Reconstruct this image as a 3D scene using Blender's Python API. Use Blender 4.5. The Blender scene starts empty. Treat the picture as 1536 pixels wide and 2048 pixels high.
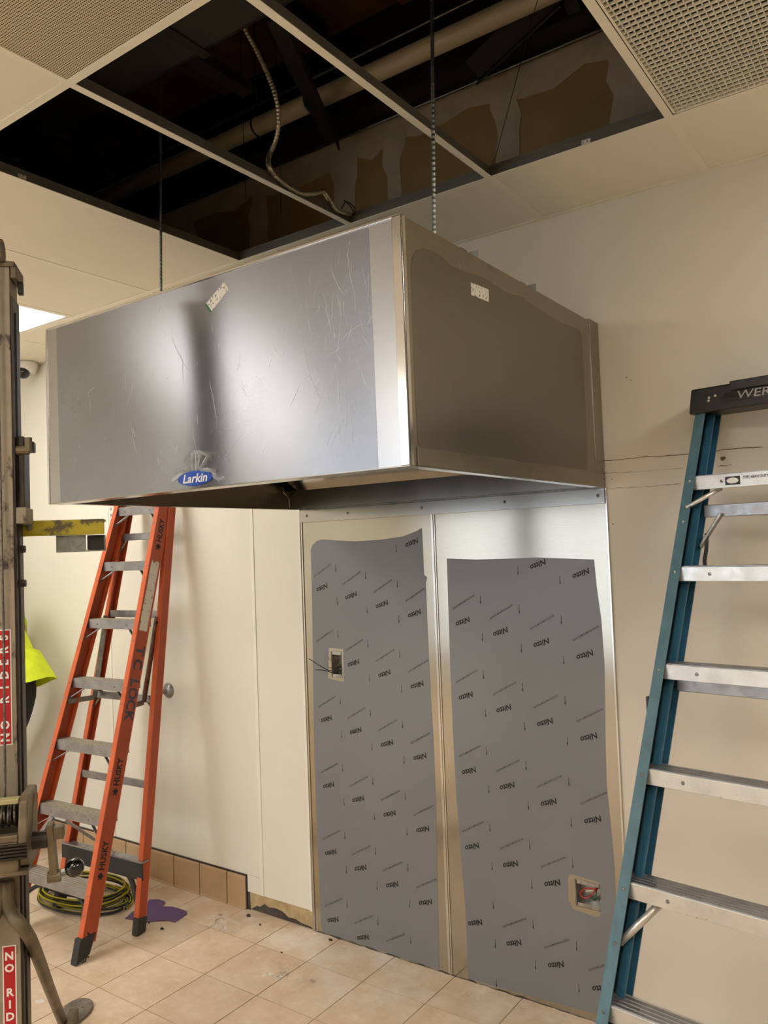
import bpy, bmesh, math, random
from mathutils import Vector, Matrix, geometry
random.seed(7)
V = Vector
D = bpy.data
SC = bpy.context.scene
COL = SC.collection

# ------------------------------------------------------------------ camera
CAM = V((0.0, -2.8974, 1.783)); FPX = 1597.43
YAW, PITCH, ROLL = -0.6166, 0.0441, -0.0371
fw = V((math.sin(YAW)*math.cos(PITCH), math.cos(YAW)*math.cos(PITCH), math.sin(PITCH)))
rt = V((math.cos(YAW), -math.sin(YAW), 0)); up_ = rt.cross(fw)
RT = rt*math.cos(ROLL)+up_*math.sin(ROLL); UP = -rt*math.sin(ROLL)+up_*math.cos(ROLL)
cd = D.cameras.new('camera'); cam = D.objects.new('camera', cd); COL.objects.link(cam)
cd.sensor_fit = 'VERTICAL'; cd.sensor_height = 36; cd.lens = FPX/2048*36; cd.clip_start = .05
cam.matrix_world = Matrix.Translation(CAM) @ Matrix((RT, UP, -fw)).transposed().to_4x4()
SC.camera = cam
# ------------------------------------------------------------------ world, exposure
w = D.worlds.new('world'); SC.world = w; w.use_nodes = True
w.node_tree.nodes['Background'].inputs[0].default_value = (.80, .88, 1.0, 1)   # cool daylight for the unseen window added behind the camera
w.node_tree.nodes['Background'].inputs[1].default_value = 1.5
SC.view_settings.view_transform = 'Standard'; SC.view_settings.look = 'None'
SC.view_settings.exposure = 0.90; SC.view_settings.gamma = 1; SC.view_settings.use_curve_mapping = False
pl = D.lights.new('added_window_portal', 'AREA'); pl.shape = 'RECTANGLE'; pl.size = 3.2; pl.size_y = 2.35; pl.cycles.is_portal = True
po = D.objects.new('added_window_portal', pl); COL.objects.link(po); po.location = (-4.1, -6.21, 1.575); po.rotation_euler = (math.radians(90), 0, math.radians(180))
SC.cycles.max_bounces = 8; SC.cycles.glossy_bounces = 4
LIGHT_COOL, LIGHT_WARM = 8.0, 8.0         # strength of the ceiling light panels

def ray(px, py): return fw + RT*((px-768)/FPX) - UP*((py-1024)/FPX)
def hit(px, py, ax, val):
    d = ray(px, py); return CAM + d*((val-CAM[ax])/d[ax])

# ------------------------------------------------------------------ materials
def srgb(c): return tuple((v/255/12.92 if v/255 <= .04045 else ((v/255+.055)/1.055)**2.4) for v in c)
class N:
    def __init__(s, name):
        s.m = D.materials.new(name); s.m.use_nodes = True; s.t = s.m.node_tree; s.b = s.t.nodes['Principled BSDF']
    def n(s, t, **k):
        x = s.t.nodes.new(t)
        for a, v in k.items():
            if hasattr(x, a): setattr(x, a, v)
            else: x.inputs[a.replace('_', ' ')].default_value = v
        return x
    def l(s, a, b): s.t.links.new(a, b)
def ramp(k, src, stops):
    r = k.n('ShaderNodeValToRGB'); k.l(src, r.inputs[0]); e = r.color_ramp.elements
    while len(e) < len(stops): e.new(.5)
    for el, (p, c) in zip(e, stops): el.position = p; el.color = (*c, 1) if len(c) == 3 else c
    return r.outputs[0]
def coords(k, scale=(1, 1, 1), obj=True):
    tc = k.n('ShaderNodeTexCoord'); mp = k.n('ShaderNodeMapping'); mp.inputs['Scale'].default_value = scale
    k.l(tc.outputs['Object' if obj else 'Generated'], mp.inputs[0]); return mp.outputs[0]
def noise(k, vec, scale, detail=4, rough=.55):
    n = k.n('ShaderNodeTexNoise'); n.inputs['Scale'].default_value = scale; n.inputs['Detail'].default_value = detail
    n.inputs['Roughness'].default_value = rough; k.l(vec, n.inputs['Vector']); return n.outputs['Fac']
def mixc(k, fac, a, b, mode='MIX'):
    m = k.n('ShaderNodeMix', data_type='RGBA', blend_type=mode)
    for s, v in ((m.inputs[0], fac), (m.inputs[6], a), (m.inputs[7], b)):
        if isinstance(v, bpy.types.NodeSocket): k.l(v, s)
        elif isinstance(v, (int, float)): s.default_value = v
        else: s.default_value = (*v, 1)
    return m.outputs[2]
def bump(k, h, strength=.2, dist=.002):
    b = k.n('ShaderNodeBump'); b.inputs['Strength'].default_value = strength; b.inputs['Distance'].default_value = dist
    k.l(h, b.inputs['Height']); k.l(b.outputs[0], k.b.inputs['Normal'])
def mat(name, col, rough=.5, metal=0, var=.12, scale=6, stretch=(1, 1, 1), col2=None, bmp=0, bscale=40, rvar=0, spec=None, coat=0):
    k = N(name); c = srgb(col); c2 = srgb(col2) if col2 else tuple(v*(1-var*1.6) for v in c)
    vec = coords(k, stretch); f = noise(k, vec, scale)
    k.l(ramp(k, f, [(.35, c2), (.65, c)]), k.b.inputs['Base Color'])
    k.b.inputs['Roughness'].default_value = rough; k.b.inputs['Metallic'].default_value = metal
    if rvar:
        k.l(ramp(k, noise(k, vec, scale*2.3), [(.3, (rough-rvar,)*3), (.7, (rough+rvar,)*3)]), k.b.inputs['Roughness'])
    if spec is not None: k.b.inputs['Specular IOR Level'].default_value = spec
    if coat: k.b.inputs['Coat Weight'].default_value = coat
    if bmp: bump(k, noise(k, vec, bscale, 3), bmp)
    return k.m
def emit(name, col, s):
    k = N(name); k.b.inputs['Base Color'].default_value = (.8, .8, .8, 1)
    k.b.inputs['Emission Color'].default_value = (*col, 1); k.b.inputs['Emission Strength'].default_value = s; return k.m
def worn(name, paint, bare, amount=.5, scale=9, stretch=(1, 1, 1), rough=.55, metal=.0):
    k = N(name); vec = coords(k, stretch); f = noise(k, vec, scale, 8, .65)
    dirt = noise(k, vec, scale*4, 4)
    base = mixc(k, ramp(k, dirt, [(.35, (0, 0, 0)), (.75, (.5, .5, .5))]), srgb(paint), tuple(v*.55 for v in srgb(paint)))
    k.l(mixc(k, ramp(k, f, [(amount-.03, (0, 0, 0)), (amount+.03, (1, 1, 1))]), srgb(bare), base), k.b.inputs['Base Color'])
    k.b.inputs['Roughness'].default_value = rough; k.b.inputs['Metallic'].default_value = metal
    bump(k, f, .25, .001); return k.m

M = {}
def steel(name, col, rough, aniso=.0, stretch=(2, 2, 40), scr=0, scol=None, metal=1):
    k = N(name); vec = coords(k, stretch); c = srgb(col)
    f = noise(k, vec, 14, 5); blot = noise(k, coords(k), 3.2, 5, .6)
    base = mixc(k, ramp(k, f, [(.3, (0, 0, 0)), (.7, (1, 1, 1))]), tuple(v*.9 for v in c), c)
    base = mixc(k, ramp(k, blot, [(.3, (.2,)*3), (.6, (0, 0, 0))]), base, tuple(v*.8 for v in c))
    k.l(base, k.b.inputs['Base Color'])
    k.l(ramp(k, blot, [(.3, (rough*.92,)*3), (.7, (rough*1.1,)*3)]), k.b.inputs['Roughness'])
    k.b.inputs['Metallic'].default_value = metal; k.b.inputs['Anisotropic'].default_value = aniso
    if aniso: tv = k.n('ShaderNodeCombineXYZ'); tv.inputs[2].default_value = 1; k.l(tv.outputs[0], k.b.inputs['Tangent'])
    return k.m
M['steel'] = steel('stainless_steel', (176, 172, 164), .2)
M['steel_front'] = steel('stainless_front', (182, 182, 182), .24, .75)
M['film_front'] = steel('front_film', (150, 152, 157), .26, .8, scr=1, metal=.95)
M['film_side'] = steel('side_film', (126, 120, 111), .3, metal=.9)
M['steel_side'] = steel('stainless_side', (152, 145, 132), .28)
M['steel_polish'] = steel('stainless_polished', (214, 212, 206), .16)
M['steel_panel'] = steel('stainless_wall_sheet', (180, 173, 158), .17)
M['film_grey'] = mat('printed_film', (126, 128, 131), .40, .25, .05, 2)
M['print'] = mat('black_print', (16, 16, 18), .6, 0, .02)
M['print_thin'] = mat('grey_print', (42, 42, 44), .6, 0, .02)
M['galv'] = mat('galvanised_steel', (150, 152, 148), .38, 1, .2, 30, rvar=.1)
M['alu'] = mat('ladder_aluminium', (166, 166, 168), .36, .85, .16, 14, (1, 1, 1), rvar=.1)
M['alu_dirty'] = mat('dusty_aluminium_tread', (178, 168, 150), .6, .3, .3, 24, (3, 40, 1))
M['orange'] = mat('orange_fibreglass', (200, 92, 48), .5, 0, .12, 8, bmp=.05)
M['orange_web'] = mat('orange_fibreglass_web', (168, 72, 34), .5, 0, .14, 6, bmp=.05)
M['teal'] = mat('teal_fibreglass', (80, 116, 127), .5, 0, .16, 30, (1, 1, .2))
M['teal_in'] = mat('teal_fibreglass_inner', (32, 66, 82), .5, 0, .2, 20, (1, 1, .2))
M['blue'] = mat('blue_fibreglass', (44, 98, 128), .5, 0, .1, 20)
M['rubber'] = mat('black_rubber', (44, 44, 44), .65, 0, .15, 20)
M['black'] = mat('black_plastic', (22, 21, 20), .42, 0, .1, 12)
M['blackgloss'] = mat('black_gloss_plastic', (8, 8, 9), .12, 0, .02, coat=.5)
M['white_print'] = mat('white_print', (225, 225, 220), .5, 0, .03)
M['wall'] = None
def wall_mat():
    k = N('beige_painted_wall'); vec = coords(k)
    f = noise(k, vec, 1.7, 5); sc = noise(k, vec, 22, 6, .7)
    base = mixc(k, ramp(k, f, [(.3, (0, 0, 0)), (.7, (1, 1, 1))]), srgb((210, 202, 188)), srgb((216, 209, 196)))
    k.l(mixc(k, ramp(k, sc, [(.66, (0, 0, 0)), (.74, (.35, .35, .35))]), base, srgb((120, 96, 66))), k.b.inputs['Base Color'])
    k.b.inputs['Roughness'].default_value = .55; bump(k, noise(k, vec, 160, 2), .08, .001); return k.m
M['wall'] = wall_mat()
M['frp'] = mat('white_wall_panel', (226, 221, 206), .38, 0, .02, 3, bmp=.12, bscale=220)
M['trim'] = mat('white_seam_trim', (232, 228, 214), .4, 0, .02)
M['gyp'] = mat('raw_gypsum_board', (164, 132, 84), .9, 0, .12, 3)
M['mud'] = mat('joint_compound', (196, 178, 150), .9, 0, .16, 5)
M['strip'] = mat('exposed_tan_board', (190, 166, 122), .85, 0, .2, 18)
M['tar'] = mat('dark_adhesive', (78, 70, 64), .85, 0, .4, 20)
M['ceil'] = mat('ceiling_tile', (236, 229, 212), .85, 0, .02, 4, bmp=.06, bscale=180)
M['tbar'] = mat('white_grid_metal', (238, 232, 214), .5, 0, .03)
M['web'] = mat('grey_grid_web', (112, 108, 98), .5, .4, .1)
M['bt'] = mat('tan_base_tile', (180, 150, 114), .35, 0, .06, 8)
M['bt_top'] = mat('base_tile_mortar', (66, 52, 44), .9)
M['dark'] = mat('black_painted_steel', (34, 30, 27), .7, 0, .3, 10)
M['deck'] = mat('brown_roof_deck', (128, 88, 58), .9, 0, .3, 5)
M['pvc'] = mat('cream_plastic_pipe', (206, 188, 154), .45, 0, .08, 4)
M['bluepipe'] = mat('blue_primer', (40, 84, 104), .5)
M['duct'] = mat('dark_duct_wrap', (52, 52, 48), .55, .2, .35, 5, bmp=.5, bscale=9)
M['label'] = None
def label_mat():
    k = N('printed_label'); vec = coords(k, (130, 130, 90)); f = noise(k, vec, 1.2, 2)
    k.l(ramp(k, f, [(.56, srgb((214, 210, 200))), (.62, srgb((120, 118, 112)))]), k.b.inputs['Base Color']); k.b.inputs['Roughness'].default_value = .5; return k.m
M['label'] = label_mat()
M['stick'] = worn('torn_sticker', (212, 206, 194), (70, 66, 60), .38, 40, (1, 1, 1))
M['blueb'] = mat('blue_badge', (22, 74, 176), .3, 0, .05, coat=.3)
M['mast'] = worn('chipped_grey_mast', (150, 138, 118), (60, 46, 38), .40, 11, (1, 1, .5), .5, .1)
M['mast_dk'] = mat('dark_mast_steel', (64, 54, 46), .45, .4, .4, 12, (4, 4, 1))
M['winch'] = mat('dirty_winch_steel', (124, 110, 86), .5, .35, .3, 10)
M['winch_pale'] = mat('pale_yellowed_steel', (178, 166, 120), .5, .2, .25, 12)
M['winch_dk'] = mat('dark_winch_band', (62, 54, 46), .5, .3, .3, 10)
M['yellow'] = worn('worn_yellow_paint', (176, 160, 28), (84, 74, 48), .44, 12, (1, 1, 1))
M['cable'] = mat('steel_cable', (120, 112, 104), .4, .9, .3, 90)
M['red'] = mat('red_warning_label', (176, 22, 26), .45, 0, .08)
M['armour'] = mat('armoured_cable', (196, 186, 160), .38, .7, .1, 30)
M['purple'] = mat('purple_plastic_sheet', (92, 66, 116), .45, 0, .12, 6, bmp=.3, bscale=12)
M['clear'] = None
def clear_mat():
    k = N('clear_plastic_wrap'); k.b.inputs['Base Color'].default_value = (.95, .94, .92, 1)
    k.b.inputs['Roughness'].default_value = .08; k.b.inputs['Transmission Weight'].default_value = .85; k.b.inputs['IOR'].default_value = 1.15
    k.b.inputs['Alpha'].default_value = .75; return k.m
M['clear'] = clear_mat()
M['hivis'] = mat('high_visibility_yellow', (206, 222, 30), .8, 0, .12, 12)
M['trouser'] = mat('black_trousers', (26, 27, 30), .85, 0, .2, 10)
M['skin'] = mat('skin', (190, 140, 112), .55, 0, .06)
M['hair'] = mat('dark_hair', (40, 30, 24), .7)
M['boot'] = mat('brown_boot', (74, 54, 38), .7)
M['cordy'] = mat('yellow_cord', (206, 196, 40), .5)
M['cordb'] = mat('black_cord', (24, 24, 24), .5)
M['whitepl'] = mat('white_plastic', (226, 222, 212), .4)
M['boxm'] = mat('galvanised_box', (186, 184, 178), .3, 1, .25, 40)
M['wred'] = mat('red_wire', (170, 34, 34), .4); M['wgrn'] = mat('green_wire', (40, 110, 64), .4); M['wwht'] = mat('white_wire', (222, 220, 210), .4)
def tile_mat():
    k = N('beige_floor_tile'); vec = coords(k); oi = k.n('ShaderNodeObjectInfo')
    add = k.n('ShaderNodeVectorMath', operation='ADD'); k.l(vec, add.inputs[0]); 
    mul = k.n('ShaderNodeVectorMath', operation='SCALE'); cx = k.n('ShaderNodeCombineXYZ'); k.l(oi.outputs['Random'], cx.inputs[0]); k.l(oi.outputs['Random'], cx.inputs[1])
    k.l(cx.outputs[0], mul.inputs[0]); mul.inputs['Scale'].default_value = 37; k.l(mul.outputs[0], add.inputs[1])
    f = noise(k, add.outputs[0], 5.5, 7, .62); g = noise(k, add.outputs[0], 26, 5, .6)
    base = ramp(k, f, [(.3, srgb((186, 160, 132))), (.5, srgb((202, 179, 151))), (.72, srgb((214, 194, 170)))])
    base = mixc(k, ramp(k, g, [(.5, (0, 0, 0)), (.75, (.4, .4, .4))]), base, srgb((228, 214, 192)))
    ge = k.n('ShaderNodeNewGeometry'); sx = k.n('ShaderNodeSeparateXYZ'); k.l(ge.outputs['Position'], sx.inputs[0])
    mr2 = k.n('ShaderNodeMapRange'); mr2.inputs[1].default_value = -.65; mr2.inputs[2].default_value = -.05; k.l(sx.outputs[1], mr2.inputs[0])
    dn = ramp(k, noise(k, ge.outputs['Position'], 4.5, 7, .7), [(.46, (0, 0, 0)), (.68, (.75, .75, .75))])
    base = mixc(k, mixc(k, 1.0, dn, mr2.outputs[0], 'MULTIPLY'), base, srgb((226, 216, 206)))
    v = k.n('ShaderNodeHueSaturation'); k.l(base, v.inputs['Color'])
    mr = k.n('ShaderNodeMapRange'); mr.inputs[3].default_value = .93; mr.inputs[4].default_value = 1.05; k.l(oi.outputs['Random'], mr.inputs[0]); k.l(mr.outputs[0], v.inputs['Value'])
    k.l(v.outputs[0], k.b.inputs['Base Color']); k.b.inputs['Roughness'].default_value = .48; bump(k, f, .15, .002); return k.m
M['ft'] = tile_mat()
M['grout'] = mat('floor_grout', (146, 116, 86), .9, 0, .25, 4, col2=(190, 176, 156))
def perf_mat():
    k = N('perforated_metal'); tc = k.n('ShaderNodeTexCoord'); sp = k.n('ShaderNodeSeparateXYZ'); k.l(tc.outputs['Object'], sp.inputs[0])
    vs = []
    for ax in (0, 1):
        a = k.n('ShaderNodeMath', operation='MULTIPLY'); k.l(sp.outputs[ax], a.inputs[0]); a.inputs[1].default_value = 1/.0066
        b = k.n('ShaderNodeMath', operation='FRACT'); k.l(a.outputs[0], b.inputs[0])
        c = k.n('ShaderNodeMath', operation='SUBTRACT'); k.l(b.outputs[0], c.inputs[0]); c.inputs[1].default_value = .5
        d = k.n('ShaderNodeMath', operation='MULTIPLY'); k.l(c.outputs[0], d.inputs[0]); k.l(c.outputs[0], d.inputs[1]); vs.append(d.outputs[0])
    s = k.n('ShaderNodeMath', operation='ADD'); k.l(vs[0], s.inputs[0]); k.l(vs[1], s.inputs[1])
    k.l(ramp(k, s.outputs[0], [(.085, srgb((44, 34, 24))), (.11, srgb((206, 192, 164)))]), k.b.inputs['Base Color']); k.b.inputs['Roughness'].default_value = .6; return k.m
M['perf'] = perf_mat()

# ------------------------------------------------------------------ mesh helpers
class MB:
    def __init__(s): s.v = []; s.f = []
    def add(s, vs, fs):
        o = len(s.v); s.v += [tuple(v) for v in vs]; s.f += [tuple(i+o for i in f) for f in fs]; return s
    def box(s, x0, x1, y0, y1, z0, z1):
        return s.add([(x, y, z) for z in (z0, z1) for y in (y0, y1) for x in (x0, x1)], [(0, 2, 3, 1), (4, 5, 7, 6), (0, 1, 5, 4), (2, 6, 7, 3), (0, 4, 6, 2), (1, 3, 7, 5)])
    def bar(s, a, b, w, h, ux=None, off=(0, 0)):
        a = V(a); b = V(b); d = (b-a).normalized(); ux = V(ux) if ux is not None else (V((0, 0, 1)) if abs(d.z) < .9 else V((1, 0, 0)))
        ux = (ux-d*ux.dot(d)).normalized(); uy = d.cross(ux); q = []
        for p in (a, b):
            for i, j in ((-1, -1), (1, -1), (1, 1), (-1, 1)): q.append(p+ux*(off[0]+i*w/2)+uy*(off[1]+j*h/2))
        return s.add(q, [(3, 2, 1, 0), (4, 5, 6, 7), (0, 1, 5, 4), (1, 2, 6, 5), (2, 3, 7, 6), (3, 0, 4, 7)])
    def tube(s, pts, r, n=8, cap=True):
        pts = [V(p) for p in pts]; rs = r if isinstance(r, (list, tuple)) else [r]*len(pts)
        d0 = (pts[1]-pts[0]).normalized(); u = d0.orthogonal().normalized(); vs = []; fs = []
        for i, p in enumerate(pts):
            d = (pts[min(i+1, len(pts)-1)]-pts[max(i-1, 0)])
            d = d.normalized() if d.length > 1e-9 else d0
            u = (u-d*u.dot(d)); u = u.normalized() if u.length > 1e-6 else d.orthogonal().normalized(); w_ = d.cross(u)
            for j in range(n): t = 2*math.pi*j/n; vs.append(p+(u*math.cos(t)+w_*math.sin(t))*rs[i])
        for i in range(len(pts)-1):
            for j in range(n): fs.append((i*n+j, i*n+(j+1) % n, (i+1)*n+(j+1) % n, (i+1)*n+j))
        if cap: fs.append(tuple(range(n-1, -1, -1))); fs.append(tuple((len(pts)-1)*n+j for j in range(n)))
        return s.add(vs, fs)
    def ball(s, c, r, n=16, sc=(1, 1, 1)):
        c = V(c); pts = []; rs = []
        vs = []; fs = []; m = n//2
        for i in range(m+1):
            a = math.pi*i/m
            for j in range(n): t = 2*math.pi*j/n; vs.append((c.x+r*sc[0]*math.sin(a)*math.cos(t), c.y+r*sc[1]*math.sin(a)*math.sin(t), c.z+r*sc[2]*math.cos(a)))
        for i in range(m):
            for j in range(n): fs.append((i*n+j, (i+1)*n+j, (i+1)*n+(j+1) % n, i*n+(j+1) % n))
        return s.add(vs, fs)
    def slab(s, outer, nrm, th, holes=()):
        """flat polygon (world points) with holes, thickened against nrm"""
        nrm = V(nrm); loops = [[V(p) for p in outer]]+[[V(p) for p in h] for h in holes]
        tris = geometry.tessellate_polygon(loops); flat = [p for l in loops for p in l]; n = len(flat)
        fs = []
        for t in tris:
            a, b, c = (flat[i] for i in t)
            if (b-a).cross(c-a).dot(nrm) < 0: t = t[::-1]
            fs.append(tuple(t)); fs.append(tuple(i+n for i in t[::-1]))
        o = 0
        for l in loops:
            m = len(l)
            for i in range(m): fs.append((o+i, o+(i+1) % m, o+(i+1) % m+n, o+i+n))
            o += m
        return s.add(flat+[p-nrm*th for p in flat], fs)
    def poly(s, pts): return s.add(pts, [tuple(range(len(pts)))])
    def ribbon(s, pts, wd, nrm):
        pts = [V(p) for p in pts]; nrm = V(nrm); vs = []; fs = []
        for i, p in enumerate(pts):
            d = (pts[min(i+1, len(pts)-1)]-pts[max(i-1, 0)]).normalized(); sd = d.cross(nrm).normalized()
            ww = wd[i] if isinstance(wd, list) else wd
            vs += [p-sd*ww/2, p+sd*ww/2]
        for i in range(len(pts)-1): fs.append((2*i, 2*i+1, 2*i+3, 2*i+2))
        return s.add(vs, fs)
    def build(s, name, m, parent=None, local=False, smooth=False, bevel=0, fixn=True):
        me = D.meshes.new(name); me.from_pydata(s.v, [], s.f)
        if fixn:
            bm = bmesh.new(); bm.from_mesh(me); bmesh.ops.recalc_face_normals(bm, faces=bm.faces); bm.to_mesh(me); bm.free()
        me.materials.append(m); o = D.objects.new(name, me); COL.objects.link(o)
        if smooth: me.shade_smooth() if hasattr(me, 'shade_smooth') else None
        if parent is not None:
            o.parent = parent
            if not local: o.matrix_parent_inverse = WM(parent).inverted()
        if bevel:
            b = o.modifiers.new('bevel', 'BEVEL'); b.width = bevel; b.segments = 2; b.limit_method = 'ANGLE'; b.angle_limit = math.radians(40)
        return o
def WM(o):
    m = Matrix.LocRotScale(o.location, o.rotation_euler, o.scale)
    return (WM(o.parent) @ o.matrix_parent_inverse @ m) if o.parent else m
def tag(o, label=None, cat=None, group=None, kind=None):
    for k_, v_ in (('label', label), ('category', cat), ('group', group), ('kind', kind)):
        if v_: o[k_] = v_
    return o
def thing(name, loc, label, cat, rz=0, group=None):
    o = D.objects.new(name, None); COL.objects.link(o); o.location = loc; o.rotation_euler = (0, 0, rz); o.empty_display_size = .1
    return tag(o, label, cat, group)
def inst(me, name, parent, loc, inv=None):
    o = D.objects.new(name, me); COL.objects.link(o)
    if parent: o.parent = parent; o.matrix_parent_inverse = WM(parent).inverted()
    o.location = loc; return o
_tc = {}
def text_mesh(s, bold=0, shear=0, space=1):
    key = (s, bold, shear, space)
    if key not in _tc:
        c = D.curves.new('t', 'FONT'); c.body = s; c.size = 1; c.offset = bold; c.shear = shear; c.align_x = 'CENTER'; c.align_y = 'CENTER'; c.resolution_u = 2; c.space_character = space
        o = D.objects.new('t', c); COL.objects.link(o); dg = bpy.context.evaluated_depsgraph_get(); dg.update()
        me = D.meshes.new_from_object(o.evaluated_get(dg))
        _tc[key] = ([v.co.copy() for v in me.vertices], [tuple(p.vertices) for p in me.polygons])
        D.objects.remove(o); D.curves.remove(c); D.meshes.remove(me)
    return _tc[key]
def text(mb, s, o, ux, uy, size, bold=0, shear=0, fit=None, space=1):
    vs, fs = text_mesh(s, bold, shear, space); o = V(o); ux = V(ux).normalized(); uy = V(uy).normalized()
    sx = size
    if fit:
        wd = max(v.x for v in vs)-min(v.x for v in vs); sx = fit/wd
    mb.add([o+ux*v.x*sx+uy*v.y*size for v in vs], fs); return mb
def jit(a): return random.uniform(-a, a)
def spline(pts, n):
    pts = [V(p) for p in pts]; out = []
    for i in range(len(pts)-1):
        p0, p1, p2, p3 = pts[max(i-1, 0)], pts[i], pts[i+1], pts[min(i+2, len(pts)-1)]
        for j in range(n):
            t = j/n; out.append(.5*((2*p1)+(p2-p0)*t+(2*p0-5*p1+4*p2-p3)*t*t+(3*p1-p0-3*p2+p3)*t**3))
    return out+[pts[-1]]

HL, HR, DP, ZB, ZT, MID = -2.5449, -1.0414, 1.3123, 1.9766, 2.5848, -1.7969
HC = 3.0426; R1, R2 = -.453, -1.6722; S2 = .6096; T0 = -2.4516
XL, XR, YF = -6.35, 2.4, -6.2
def T(i): return T0+i*S2
# ================================================================== ROOM SHELL
# electrical box openings in the back wall
BL = [(-2.383, 1.190), (-2.317, 1.190), (-2.317, 1.310), (-2.383, 1.310)]
BR = [(-1.232, .408), (-1.132, .408), (-1.132, .508), (-1.232, .508)]
def W(l, y=0): return [(x, y, z) for x, z in l]
wb = tag(MB().slab(W([(XL, 0), (XR, 0), (XR, HC), (XL, HC)]), (0, -1, 0), .14, [W(BL), W(BR)]).build('wall_back', M['wall']), kind='structure')
tag(MB().slab(W([(XL, HC), (XR, HC), (XR, 3.69), (XL, 3.69)]), (0, -1, 0), .014).build('gypsum_board', M['gyp'], wb), 'bare tan gypsum board above the ceiling grid')
# joint compound on the plenum gypsum (irregular, slightly proud)
def mud(pts, y=-.0015): return MB().slab([(x, y, z) for x, z in pts], (0, -1, 0), .0012).build('joint_compound', M['mud'], wb)
def wobble(x0, x1, z0, z1, n, a, horiz):
    if horiz:
        up = [(x0+(x1-x0)*i/n, z1) for i in range(n+1)]; lo = [(x1-(x1-x0)*i/n, z0+jit(a)) for i in range(n+1)]
    else:
        up = [(x0+jit(a), z0+(z1-z0)*i/n) for i in range(n+1)]; lo = [(x1+jit(a), z1-(z1-z0)*i/n) for i in range(n+1)]
    return up+lo
mud(wobble(-5.2, .6, 3.57, 3.688, 46, .035, True))
for xc, wd in ((-.86, .17), (-1.37, .13), (-1.93, .10), (-2.21, .13), (-2.75, .12), (-3.3, .12), (-4.4, .13)):
    mud(wobble(xc-wd/2, xc+wd/2, 3.05, 3.62, 9, .022, False), -.003)
# dark steel ledge on top of the board
WX0, WX1, WZ0, WZ1 = -5.7, -2.5, .4, 2.75  # unseen window added for cool daylight, guessed from the hood's bluish reflections
wlf = tag(MB().slab([(XL-.12, YF, 0), (XR+.12, YF, 0), (XR+.12, YF, 4.2), (XL-.12, YF, 4.2)], (0, 1, 0), .12, [[(WX0, YF, WZ0), (WX1, YF, WZ0), (WX1, YF, WZ1), (WX0, YF, WZ1)]]).build('wall_front', M['frp']), kind='structure')
wd_ = tag(MB().box(WX0-.04, WX1+.04, YF-.09, YF+.01, WZ0-.04, WZ0).box(WX0-.04, WX1+.04, YF-.09, YF+.01, WZ1, WZ1+.04).box(WX0-.04, WX0, YF-.09, YF+.01, WZ0, WZ1).box(WX1, WX1+.04, YF-.09, YF+.01, WZ0, WZ1).build('added_window_1', M['mast_dk']), kind='structure')
for q in range(1, 3): MB().box(WX0+(WX1-WX0)*q/3-.025, WX0+(WX1-WX0)*q/3+.025, YF-.08, YF-.02, WZ0, WZ1).build('mullion', M['mast_dk'], wd_)
gk = N('added_window_glass'); gt = gk.n('ShaderNodeBsdfTransparent'); gk.l(gt.outputs[0], gk.t.nodes['Material Output'].inputs[0])
for q in range(3): MB().box(WX0+(WX1-WX0)*q/3+.026, WX0+(WX1-WX0)*(q+1)/3-.026, YF-.052, YF-.048, WZ0, WZ1).build('pane', gk.m, wd_)
for nm, b in (('wall_right', (XR, XR+.12, YF, .14, 0, 4.2)), ('wall_left', (XL-.12, XL, YF, .14, 0, 4.2))):
    tag(MB().box(*b).build(nm, M['frp'] if nm != 'wall_right' else M['wall']), kind='structure')
tag(MB().box(XL-.12, XR+.12, 0, .14, 3.69, 4.2).build('wall_parapet', M['dark']), kind='structure')
# white wall panels on the left half of the back wall
def frp(x0, x1, z0, z1): return MB().box(x0, x1, -.0045, 0, z0, z1).build('wall_panel', M['frp'], wb, bevel=.001)
frp(-2.866, HL-.004, .088, HC-.004); frp(-4.040, -2.874, .172, HC-.004); frp(-5.25, -4.048, .172, HC-.004); frp(XL, -5.258, .172, HC-.004)
# notch: the panel drops lower right of the tiled base
MB().box(-2.972, -2.874, -.0045, 0, .088, .171).build('wall_panel', M['frp'], wb)
for x, z0 in ((-2.870, .088), (-4.044, .172), (-5.254, .172)):
    MB().box(x-.011, x+.011, -.0085, -.0046, z0, HC-.004).build('seam_trim', M['trim'], wb, bevel=.0015)
MB().box(HL-.012, HL+.002, -.012, -.0046, .088, ZB).build('seam_trim', M['trim'], wb, bevel=.0015)
tag(MB().box(-2.972, HL-.002, -.003, 0, .003, .088).build('exposed_board', M['strip'], wb), 'tan strip of bare board under the white panel')
sm = [(-2.955, .006), (-2.55, .004), (-2.56, .012), (-2.62, .016), (-2.66, .026), (-2.70, .022), (-2.74, .042), (-2.79, .047), (-2.83, .04), (-2.86, .05), (-2.89, .03), (-2.915, .03), (-2.93, .018)]
tag(MB().slab([(x, -.0042, z) for x, z in sm], (0, -1, 0), .001).build('adhesive_smear', M['tar'], wb), 'dark adhesive smear on the bare board')
tag(MB().slab([(x, -.0042, z) for x, z in [(-2.974, .0), (-2.955, .0), (-2.958, .06), (-2.962, .11), (-2.974, .16)]], (0, -1, 0), .001).build('adhesive_smear', M['tar'], wb), 'dark adhesive at the end of the base tiles')
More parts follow.
